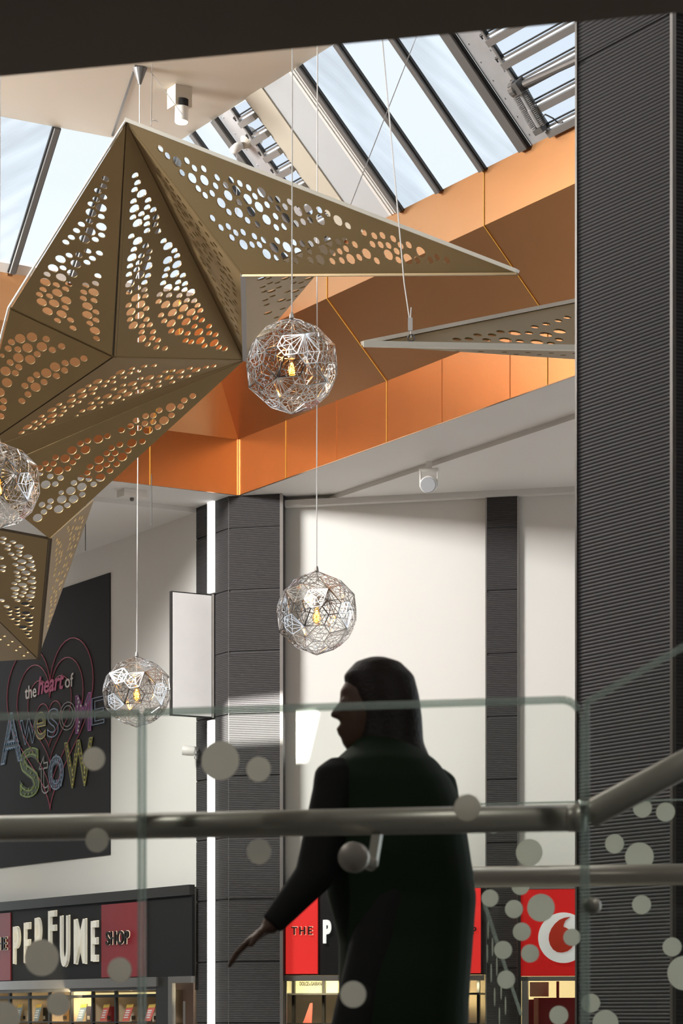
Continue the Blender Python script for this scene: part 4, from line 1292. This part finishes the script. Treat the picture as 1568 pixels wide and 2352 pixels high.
hr = lofted([(hc + Z * .136 - Fw * .01, Sd * .02, Fw * .02), (hc + Z * .122 - Fw * .012, Sd * .06, Fw * .062), (hc + Z * .085 - Fw * .014, Sd * .088, Fw * .098), (hc + Z * .03 - Fw * .026, Sd * .096, Fw * .100), (hc - Z * .03 - Fw * .040, Sd * .098, Fw * .094), (hc - Z * .10 - Fw * .044, Sd * .102, Fw * .094),
     (hc - Z * .155 - Fw * .050, Sd * .115, Fw * .112), (hc - Z * .20 - Fw * .066, Sd * .128, Fw * .145), (hc - Z * .25 - Fw * .080, Sd * .13, Fw * .150), (hc - Z * .30 - Fw * .075, Sd * .10, Fw * .10), (hc - Z * .33 - Fw * .08, Sd * .06, Fw * .06)], 24)
merged(hr, 'hair', M['hair'], per, .008, 4)
tr = MB()
for s_, kf, ff in ((1, .10, .20), (-1, -.02, -.26)):
    hip = pel + Sd * (.085 * s_) - Z * .02
    kn = pel + Sd * (.085 * s_) - Z * .42 + Fw * (kf + .03)
    an = pel + Sd * (.085 * s_) + Fw * ff; an.z = FLOOR + (.10 if s_ > 0 else .14)
    tr.tube(hip + Z * .05, kn, .098, 18, .070); tr.tube(kn, an, .070, 18, .058)
    tr.lathe(kn, [(.03, -.06), (.068, -.03), (.07, .0), (.068, .03), (.03, .06)], 16)
tr.add(*(lambda m: (m.v, m.f))(lofted([(pel + Z * .08, Sd * .17, Fw * .12), (pel - Z * .02, Sd * .18, Fw * .125), (pel - Z * .12, Sd * .15, Fw * .11)])))
merged(tr, 'trousers', M['trousers'], per, .010, 4)
for s_, ff in ((1, .20), (-1, -.26)):
    an = pel + Sd * (.085 * s_) + Fw * ff; an.z = FLOOR
    up = 0 if s_ > 0 else .03
    sh = lofted([(an - Fw * .07 + Z * (.035 + up), Sd * .030, Z * .030), (an - Fw * .02 + Z * (.048 + up), Sd * .036, Z * .046), (an + Fw * .06 + Z * .040, Sd * .042, Z * .038), (an + Fw * .13 + Z * .026, Sd * .042, Z * .024), (an + Fw * .18 + Z * .018, Sd * .024, Z * .014)], 18)
    sh.build('shoe', M['shoe'], per, True)

# ------------------------------------------------------------------ poster on the left wall
LP = LW.off(.012)
po = thing('poster', 'large charcoal poster with heart and coloured lettering on the left wall', 'poster', LP.hit(120, 1680))
e0, e1 = LP.hit(-75, HY), LP.hit(252, HY)
zt, zb = zat(LP, 252, 1315), zat(LP, 252, 1963)
MB().slab([(e0.x, e0.y, zb), (e1.x, e1.y, zb), (e1.x, e1.y, zt), (e0.x, e0.y, zt)], LW.n * -.011).build('sheet', M['poster'], po)
def neon(name, c, e=.0):
    c = tuple(min(1, q * 1.25) for q in c)
    return mat(name, c, .6)
NC = {k: neon('print_' + k, c) for k, c in {'pink': (.46, .12, .17), 'magenta': (.36, .03, .13), 'white': (.55, .53, .50), 'paleblue': (.20, .26, .38), 'blue': (.10, .20, .30), 'green': (.20, .27, .07), 'olive': (.26, .25, .06), 'yellow': (.42, .36, .10), 'purple': (.30, .08, .30), 'grey': (.33, .33, .33)}.items()}
DK = {k: mat('print_dark_' + k, c, .6) for k, c in {'blue': (.035, .065, .10), 'green': (.045, .075, .03), 'olive': (.07, .07, .025), 'purple': (.13, .03, .14), 'red': (.075, .03, .04)}.items()}
def heart_curve(cx, cy, hw, hh, sk, n=64):
    pts = []
    for k in range(n):
        t = 2 * math.pi * k / n
        x = 16 * math.sin(t) ** 3; y = 13 * math.cos(t) - 5 * math.cos(2 * t) - 2 * math.cos(3 * t) - math.cos(4 * t)
        px = cx + x / 16 * hw; py = cy - (y + 2.5) / 14.5 * hh + sk * (px - cx)
        pts.append(LP.off(.006).hit(px, py))
    return pts
for cx, cy, hw, hh, r in ((115, 1668, 99, 192, .0055), (115, 1668, 76, 150, .0052), (114, 1655, 50, 98, .0048), (112, 1665, 29, 52, .0045)):
    MB().path(heart_curve(cx, cy, hw, hh, -.24), r, 6, True).build('heart_outline', NC['pink'], po)
def bulb_dots(body, x0, x1, yt, yb, mt, shear=0., off=0., step=.155, lift=.012):
    mb, f, vs, fs = fit_text(body, LP, x0, x1, yt, yb, None, None, None, shear=shear, offset=off, lift=lift)
    xs = [v[0] for v in vs]; ys = [v[1] for v in vs]
    tris = [(vs[t[0]], vs[t[i]], vs[t[i + 1]]) for t in fs for i in range(1, len(t) - 1) if all(vs[j][2] > 0 for j in t)]
    def inside(x, y):
        for a, b, c in tris:
            d1 = (b[0] - a[0]) * (y - a[1]) - (b[1] - a[1]) * (x - a[0])
            d2 = (c[0] - b[0]) * (y - b[1]) - (c[1] - b[1]) * (x - b[0])
            d3 = (a[0] - c[0]) * (y - c[1]) - (a[1] - c[1]) * (x - c[0])
            if (d1 >= 0) == (d2 >= 0) == (d3 >= 0):
                return True
        return False
    y = min(ys) + .06
    while y < max(ys):
        x = min(xs) + .04; run = []
        while x < max(xs):
            if inside(x, y):
                run.append(x)
            elif run:
                if run[-1] - run[0] < .3:
                    run = [(run[0] + run[-1]) / 2]
                for q in run[::4] if len(run) > 1 else run:
                    c = f((q, y, 0)); MB().lathe(c, [(.016, 0), (.010, .006)], 8, axis=LW.n).build('bulb_dot', mt, po)
                run = []
            x += .02
        y += step * .5
def sign_letter(ch, x0, x1, yt, yb, line, fill=None, bulbs=None, shear=0., off=.0, r=.011):
    if fill:
        fit_text(ch, LP, x0, x1, yt, yb, 'letter_fill', fill, po, depth=.004, shear=shear, offset=off, lift=.004)
    fit_text(ch, LP, x0, x1, yt, yb, 'letter_outline', line, po, depth=.006, shear=shear, outline=r, lift=.006)
    if bulbs:
        bulb_dots(ch, x0, x1, yt, yb, bulbs, shear, off)
fit_text('the', LP, 58, 84, 1577, 1607, 'lettering', NC['white'], po, depth=.004, offset=.01, lift=.008)
fit_text('heart', LP, 87, 147, 1556, 1597, 'lettering', NC['magenta'], po, depth=.004, shear=.25, offset=.02, lift=.009)
fit_text('of', LP, 150, 169, 1550, 1581, 'lettering', NC['white'], po, depth=.004, offset=.005, lift=.008)
sign_letter('A', 2, 52, 1643, 1758, NC['paleblue'], DK['blue'], NC['blue'], off=.03)
sign_letter('w', 46, 88, 1655, 1714, NC['paleblue'])
sign_letter('e', 80, 106, 1638, 1702, NC['yellow'], DK['olive'])
sign_letter('s', 109, 135, 1630, 1697, NC['paleblue'])
sign_letter('O', 137, 174, 1616, 1682, NC['grey'])
sign_letter('M', 174, 210, 1598, 1686, NC['purple'], DK['purple'], NC['white'], off=.03)
sign_letter('E', 211, 240, 1604, 1667, NC['paleblue'])
sign_letter('S', 46, 92, 1722, 1836, NC['green'], DK['green'], NC['green'], off=.03)
sign_letter('t', 90, 112, 1737, 1826, NC['grey'])
sign_letter('o', 112, 147, 1738, 1818, NC['paleblue'], DK['blue'], NC['paleblue'], off=.03)
sign_letter('W', 148, 214, 1706, 1814, NC['olive'], DK['olive'], NC['yellow'], off=.03)

# ------------------------------------------------------------------ blank blade sign
B0 = vplane(CC, U).hit(488, HY); B0.z = 0
bdir = -V
bpl = vplane(B0, bdir)
b1 = bpl.hit(394, HY); b1.z = 0
bz0, bz1 = bpl.hit(394, 1643).z, bpl.hit(394, 1357).z
bs = thing('blade_sign', 'blank white illuminated blade sign projecting from the ribbed column', 'sign', (B0.x, B0.y, bz0))
MB().slab([(B0.x, B0.y, bz0), (b1.x, b1.y, bz0), (b1.x, b1.y, bz1), (B0.x, B0.y, bz1)], bpl.n * -.045).build('box', M['shopblack'], bs)
q0, q1 = B0 + bdir * .015, b1 - bdir * .012
MB().slab([Vector((q0.x, q0.y, bz0 + .012)), Vector((q1.x, q1.y, bz0 + .012)), Vector((q1.x, q1.y, bz1 - .012)), Vector((q0.x, q0.y, bz1 - .012))], bpl.n * .006).build('face', M['lightbox'], bs)
MB().bar(B0 + bpl.n * .01 + Z * bz0, B0 + bpl.n * .01 + Z * bz1, .02, .02).build('hinge_post', M['anod'], bs)

# ------------------------------------------------------------------ perfume shop on the left wall
FP = LW.off(.05)
zt0, zt1 = 1.185, 1.285
z_b, z_t = .395, 1.19
fs_ = thing('shop_fascia', 'perfume shop fascia under the poster with lit letters on black and dark red', 'shop sign', FP.hit(200, 2150))
rect(FP, -260, 447, z_b, z_t, 'board', M['blackfascia'], fs_, th=.03)
rect(FP, -260, 447, zt0, zt1, 'top_trim', M['shopblack'], fs_, th=.06)
rect(FP, -80, 26, z_b + .01, z_t - .03, 'red_panel', M['reddim'], fs_, lift=.03, th=.012)
rect(FP, 235, 336, z_b + .01, z_t - .03, 'red_panel', M['reddim'], fs_, lift=.03, th=.012)
LET = [('P', 35, 48, 2129, 2214), ('E', 60, 72, 2120, 2212), ('R', 85, 102, 2109, 2212), ('F', 116, 131, 2093, 2175), ('U', 143, 161, 2104, 2221), ('M', 175, 200, 2112, 2214), ('E', 214, 227, 2116, 2208)]
for ch, x0, x1, a, b in LET:
    o = fit_text(ch, FP, x0, x1, a, b, 'letter', M['letter'], fs_, depth=.03, offset=.012, lift=.035)
    fit_text(ch, FP, x0 - .6, x1 + .6, a - 1, b + 1, 'halo', M['halo'], o, depth=.004, outline=.016, lift=.032)
for w_, x0, x1, a, b in (('SHOP', 246, 297, 2140, 2171), ('THE', -12, 17, 2154, 2183)):
    o = fit_text(w_, FP, x0, x1, a, b, 'lettering', M['darkletter'], fs_, depth=.02, offset=.005, lift=.045, space=1.15)
    fit_text(w_, FP, x0 + .6, x1 + 1.4, a - .6, b + .3, 'halo', M['halo'], o, depth=.003, outline=.012, lift=.042, space=1.15)

SI = LW.off(-.54)                                 # back of the display
sh1 = thing('shop_window', 'lit display shelving of the perfume shop below its left fascia', 'shop window', FP.hit(180, 2300))
zl = -2.2
rect(FP, -260, 371, .30, .395, 'shutter_box', M['anod'], sh1, th=.06)
rect(FP, -260, 371, .265, .30, 'shutter_lip', M['bar'], sh1, th=.03)
rect(SI, -260, 372, zl, .32, 'back_panel', M['shopwall'], sh1)
rect(SI, 209, 366, .205, .25, 'light_band', M['shopglow'], sh1, lift=.45)
fr = MB(); ptn = MB()
def shopbar(x, w=1.6, z0=zl, z1=.27):
    pl = LW.off(-.03); a, b = pl.hit(x - w, HY), pl.hit(x + w, HY)
    fr.hexa([(a.x, a.y, z0), (b.x, b.y, z0), (b.x - LW.n.x * .03, b.y - LW.n.y * .03, z0), (a.x - LW.n.x * .03, a.y - LW.n.y * .03, z0)], [(a.x, a.y, z1), (b.x, b.y, z1), (b.x - LW.n.x * .03, b.y - LW.n.y * .03, z1), (a.x - LW.n.x * .03, a.y - LW.n.y * .03, z1)])
    c_ = (a + b) / 2
    ptn.bar(Vector((c_.x, c_.y, (z0 + z1) / 2)) - LW.n * .03, Vector((c_.x, c_.y, (z0 + z1) / 2)) - LW.n * .50, .016, z1 - z0)
for x in (-60, -20, 21, 66, 112, 162, 211, 264, 367):
    shopbar(x)
for z in (.20, -.065, -.55):
    a, b = LW.off(-.03).hit(-260, HY), LW.off(-.03).hit(370, HY)
    a.z = b.z = z
    fr.slab([a, b, b - LW.n * .03, a - LW.n * .03], (0, 0, .012 if z < .1 else .03))
    if z < .1:
        ptn.slab([a - LW.n * .03, b - LW.n * .03, b - LW.n * .5, a - LW.n * .5], (0, 0, .010))
fr.build('shelf_frame', M['shopblack'], sh1)
ptn.build('partition', M['shopwall'], sh1)
rect(FP, 366, 394, zl, .395, 'dark_pier', M['shopblack'], sh1, th=.04)
dr = thing('shop_door', 'silver framed glass door of the perfume shop beside the ribbed column', 'door', FP.hit(420, 2340))
rect(LW, 394, 448, zl, .36, 'back_panel', M['pink'], dr, lift=-.3)
rect(FP, 394, 403, zl, .395, 'door_frame', M['anod'], dr, th=.04)
rect(FP, 403, 448, .33, .395, 'door_frame', M['anod'], dr, th=.04)
MB().bar(LW.off(.08).hit(423, HY) + Z * -1.2, LW.off(.08).hit(423, HY) + Z * .15, .02, .02).build('door_handle', M['anod'], dr)
sl_ = [('blue price card in the first bay', 'bluegrey', 34, 54), ('blue price card in the second bay', 'bluegrey', 76, 98), ('blue price card before the navy carton', 'bluegrey', 176, 202), ('coral price card before the red carton', 'coral', 230, 254), ('coral price card under the bright light band', 'coral', 281, 309), ('coral price card in the end bay by the dark pier', 'coral', 331, 360)]
for lab, m, x0, x1 in sl_:
    pl = LW.off(-.10)
    o = thing('price_card', 'slanted ' + lab + ' of the left display', 'card', pl.hit(x0, 2343), 'price cards in the left display')
    pts = [pl.hit(x0, 2346), pl.hit(x0 + (x1 - x0) * .55, 2345), pl.hit(x1, 2306), pl.hit(x0 + (x1 - x0) * .45, 2307)]
    MB().slab(pts, LW.n * .006).build('card', M[m], o)
    l4 = lambda a, b, t: a + (b - a) * t
    MB().slab([l4(pts[0], pts[3], .80) + LW.n * .007, l4(pts[1], pts[2], .80) + LW.n * .007, pts[2] + LW.n * .007, pts[3] + LW.n * .007], LW.n * .003).build('card_top', M['yellow'], o)
    ln = MB()
    for t in (.22, .36, .5, .62):
        a, b = l4(pts[0], pts[3], t), l4(pts[1], pts[2], t)
        ln.bar(l4(a, b, .18) + LW.n * .008, l4(a, b, .72) + LW.n * .008, .006, .012)
    ln.build('print', M['paper'], o)
cart = [('grey carton in the first bay', 'carton', 45, 63, 2321), ('dark carton in the second bay', 'shopblack', 96, 107, 2315), ('brown carton behind a grey dot', 'brown', 140, 158, 2318), ('navy carton', 'navy', 198, 209, 2311), ('red carton', 'redbox', 244, 256, 2312), ('cream carton under the light band', 'carton', 298, 316, 2312), ('cream carton in the end bay', 'carton', 350, 364, 2316)]
for lab, m, x0, x1, y in cart:
    pl = LW.off(-.20); a, b = pl.hit(x0, HY), pl.hit(x1, HY); zt_ = pl.hit(x0, y).z
    a.z = b.z = -.052
    o = thing('perfume_carton', lab + ' of the left perfume display', 'carton', a, 'cartons in the left display')
    MB().slab([a, b, b - LW.n * .07, a - LW.n * .07], (0, 0, zt_ + .052)).build('carton', M[m], o)
    MB().slab([a + (b - a) * .25 + Z * .02 + LW.n * .002, a + (b - a) * .75 + Z * .02 + LW.n * .002, a + (b - a) * .75 + Z * .06 + LW.n * .002, a + (b - a) * .25 + Z * .06 + LW.n * .002], LW.n * .002).build('carton_label', M['paper'] if m in ('navy', 'shopblack') else M['shopblack'], o)
add_light('shop_lamp', 'AREA', LW.off(-.08).hit(200, HY) + Z * .255, LW.off(-.54).hit(200, HY) - Z * .3, 34, (1, .80, .5), shape='RECTANGLE', size=3.6, size_y=.04)

# ------------------------------------------------------------------ perfume shop and red shop under the white wall
RP = WP.off(.06)
f2 = thing('shop_fascia', 'perfume shop fascia behind the person with glowing red panel and white letters', 'shop sign', RP.hit(880, 2140))
zb2, zt2 = zat(RP, 700, 2240), zat(RP, 700, 2027)
rect(RP, 646, 1116, zb2, zt2, 'board', M['blackfascia'], f2, th=.03)
rect(RP, 649, 659, zb2 + .01, zt2 - .07, 'red_return', M['reddim'], f2, lift=.03, th=.02)
rect(RP, 658, 730, zb2 + .012, zt2 - .075, 'red_panel', M['red'], f2, lift=.03, th=.03)
rect(RP, 1030, 1104, zb2 + .012, zt2 - .075, 'red_panel', M['red'], f2, lift=.03, th=.03)
o = fit_text('THE', RP, 670, 717, 2129, 2147, 'lettering', M['darkletter'], f2, depth=.02, offset=.012, lift=.065, space=1.4)
fit_text('THE', RP, 671, 719, 2128, 2148, 'halo', M['halo'], o, depth=.003, outline=.012, lift=.062, space=1.4)
fit_text('SHOP', RP, 1040, 1094, 2129, 2147, 'lettering', M['darkletter'], f2, depth=.02, offset=.012, lift=.065, space=1.2)
for ch, x0, x1, a, b in (('P', 743, 761, 2113, 2167), ('E', 783, 800, 2103, 2174), ('R', 823, 842, 2094, 2182), ('F', 865, 882, 2084, 2190), ('U', 903, 922, 2094, 2182), ('M', 941, 966, 2103, 2174), ('E', 988, 1006, 2113, 2143)):
    b = 2167 if (ch == 'E' and x0 > 900) else b
    fit_text(ch, RP, x0, x1, a, b, 'letter', M['letterwhite'], f2, depth=.03, offset=.04, lift=.035)

sh2 = thing('shop_window', 'lit perfume shop window below the red and black fascia behind the person', 'shop window', RP.hit(880, 2300))
SB = WP.off(-.9)
rect(RP, 652, 1112, zb2 - .055, zb2 - .005, 'shutter_box', M['anod'], sh2, th=.05)
rect(SB, 640, 1116, -2.2, .45, 'back_panel', M['shopwall'], sh2)
rect(RP, 646, 654, -2.2, zb2, 'dark_pier', M['shopblack'], sh2, th=.03)
rect(RP, 655, 659, -2.2, zb2 - .05, 'door_frame', M['anod'], sh2, th=.02)
fr = MB()
SBF = WP.off(-.5)
for x in (676, 745, 803, 860, 920, 980, 1040, 1100):
    a, b = SBF.hit(x - 3, HY), SBF.hit(x + 3, HY)
    fr.slab([(a.x, a.y, -2.2), (b.x, b.y, -2.2), (b.x, b.y, zb2), (a.x, a.y, zb2)], WP.n * .05)
for py in (2283, 2351):
    z = zat(SBF, 700, py); a, b = SBF.hit(648, HY), SBF.hit(1114, HY)
    fr.slab([(a.x, a.y, z - .012), (b.x, b.y, z - .012), (b.x, b.y, z + .006), (a.x, a.y, z + .006)], WP.n * .3)
fr.build('shelf_frame', M['shopblack'], sh2)
for x0, x1 in ((660, 672), (680, 743), (749, 801), (806, 858), (863, 918), (923, 978)):
    rect(SBF, x0, x1, zat(SBF, 700, 2281), zat(SBF, 700, 2251), 'brand_sign', M['cream'], sh2, lift=-.01)
o = fit_text('DOLCE', SBF, 688, 709, 2255, 2264, 'lettering', M['darkletter'], sh2, depth=.004, offset=.02, lift=.012)
fit_text('&', SBF, 710, 713, 2259, 2264, 'lettering', M['darkletter'], sh2, depth=.004, offset=.02, lift=.012)
fit_text('GABBANA', SBF, 714, 742, 2255, 2264, 'lettering', M['darkletter'], sh2, depth=.004, offset=.02, lift=.012)
def price(x0, x1, y0, m, lines, label):
    pl = WP.off(-.25)
    o = thing('price_card', label, 'card', pl.hit(x0, 2352), 'price cards in the right window')
    zb_ = zat(pl, 700, 2362)
    rect(pl, x0, x1, zb_, zat(pl, 700, y0), 'card', M[m], o, th=.006)
    rect(pl, x0 + 3, x1 - 4, zat(pl, 700, y0 + 11), zat(pl, 700, y0 + 1), 'card_top', M['yellow'], o, lift=.006, th=.003)
    for s_, a, b, c, d in lines:
        fit_text(s_, pl, a, b, c, d, 'print', M['paper'], o, depth=.002, lift=.008)
price(772, 800, 2312, 'blue', [('JOOP!', 776, 790, 2326, 2330), ('HOMME', 776, 792, 2332, 2336), ('£29', 776, 793, 2343, 2352)], 'blue price card with a large £29, left of the dark figure')
price(982, 1007, 2312, 'coral', [('PRINCESS', 985, 1003, 2331, 2335), ('£29', 985, 1000, 2343, 2352)], 'red price card with a large £29, right of the dark figure')
pl = WP.off(-.35)
o = thing('price_card', 'plain coral slanted price card under the cream brand sign', 'card', pl.hit(700, 2350), 'price cards in the right window')
MB().slab([pl.hit(696, 2350), pl.hit(716, 2350), pl.hit(718, 2304), pl.hit(712, 2304)], WP.n * .006).build('card', M['coral'], o)
add_light('shop_lamp', 'AREA', WP.off(-.18).hit(880, HY) + Z * .30, WP.off(-.9).hit(880, HY) - Z * .3, 22, (1, .82, .5), shape='RECTANGLE', size=1.9, size_y=.06)

vs_ = thing('shop_fascia', 'red shop sign with white round emblem between the pilaster and the ribbed pillar', 'shop sign', RP.hit(1265, 2140))
rect(RP, 1190, 1500, zat(RP, 1265, 2242), zat(RP, 1265, 2043), 'board', M['voda'], vs_, th=.05)
rect(RP, 1186, 1500, zat(RP, 1265, 2042), zat(RP, 1265, 2029), 'top_trim', M['anod'], vs_, th=.06)
rect(RP, 1190, 1197, -2.2, zat(RP, 1265, 2042), 'side_trim', M['shopblack'], vs_, lift=.02, th=.05)
m = MB(); disc(RP, 1294, 2154, 58, m, lift=.055, th=.03, n=48); em = m.build('emblem_disc', M['white'], vs_)
# the mark: a drop whose tail curls up over a round body
EP = RP.off(.088)
cxm, cym, rm = 1297, 2162, 30
pts = []
for k in range(40):
    a = math.radians(70 + 250 * k / 39)            # round the left side and the bottom
    pts.append((cxm - 4 + rm * 1.05 * math.cos(a), cym - rm * 1.0 * math.sin(a)))
pts = []
for k in range(25):
    t = k / 24; a = math.radians(95 + 255 * t)
    pts.append((1292 + 31 * math.cos(a) - 0 , 2160 - 28 * math.sin(a)))
outer = [(1309, 2106), (1296, 2108), (1284, 2113), (1274, 2122), (1266, 2133), (1261, 2146), (1260, 2158), (1263, 2170), (1270, 2181), (1280, 2187), (1291, 2188), (1303, 2185), (1312, 2178), (1318, 2168), (1319, 2156), (1315, 2144), (1308, 2136), (1300, 2131), (1294, 2129), (1294, 2124), (1298, 2115)]
MB().slab([EP.hit(x, y) for x, y in outer], RP.n * .010).build('emblem_mark', M['mark'], em)
sh3 = thing('shop_window', 'shop front with warm light and dark red poster under the red emblem sign', 'shop window', RP.hit(1265, 2300))
rect(RP, 1190, 1500, zat(RP, 1265, 2253), zat(RP, 1265, 2243), 'frame_head', M['anod'], sh3, th=.05)
rect(RP, 1200, 1214, -2.2, zat(RP, 1265, 2243), 'frame_post', M['anod'], sh3, th=.05)
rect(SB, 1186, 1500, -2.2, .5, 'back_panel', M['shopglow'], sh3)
rect(WP.off(-.5), 1217, 1260, zat(WP, 1265, 2288), zat(WP, 1265, 2254), 'timber_panel', M['shopwall'], sh3)
rect(WP.off(-.4), 1237, 1500, -2.2, zat(WP, 1265, 2291), 'window_poster', M['darkred'], sh3)
rect(WP.off(-.4), 1214, 1226, -2.2, zat(WP, 1265, 2295), 'window_poster', M['darkred'], sh3)
rect(WP.off(-.45), 1226, 1237, -2.2, zat(WP, 1265, 2291), 'timber_panel', M['shopwall'], sh3)
rect(WP.off(-.3), 1278, 1284, zat(WP, 1265, 2292), zat(WP, 1265, 2253), 'hanger', M['darkred'], sh3)

assert S.camera is not None
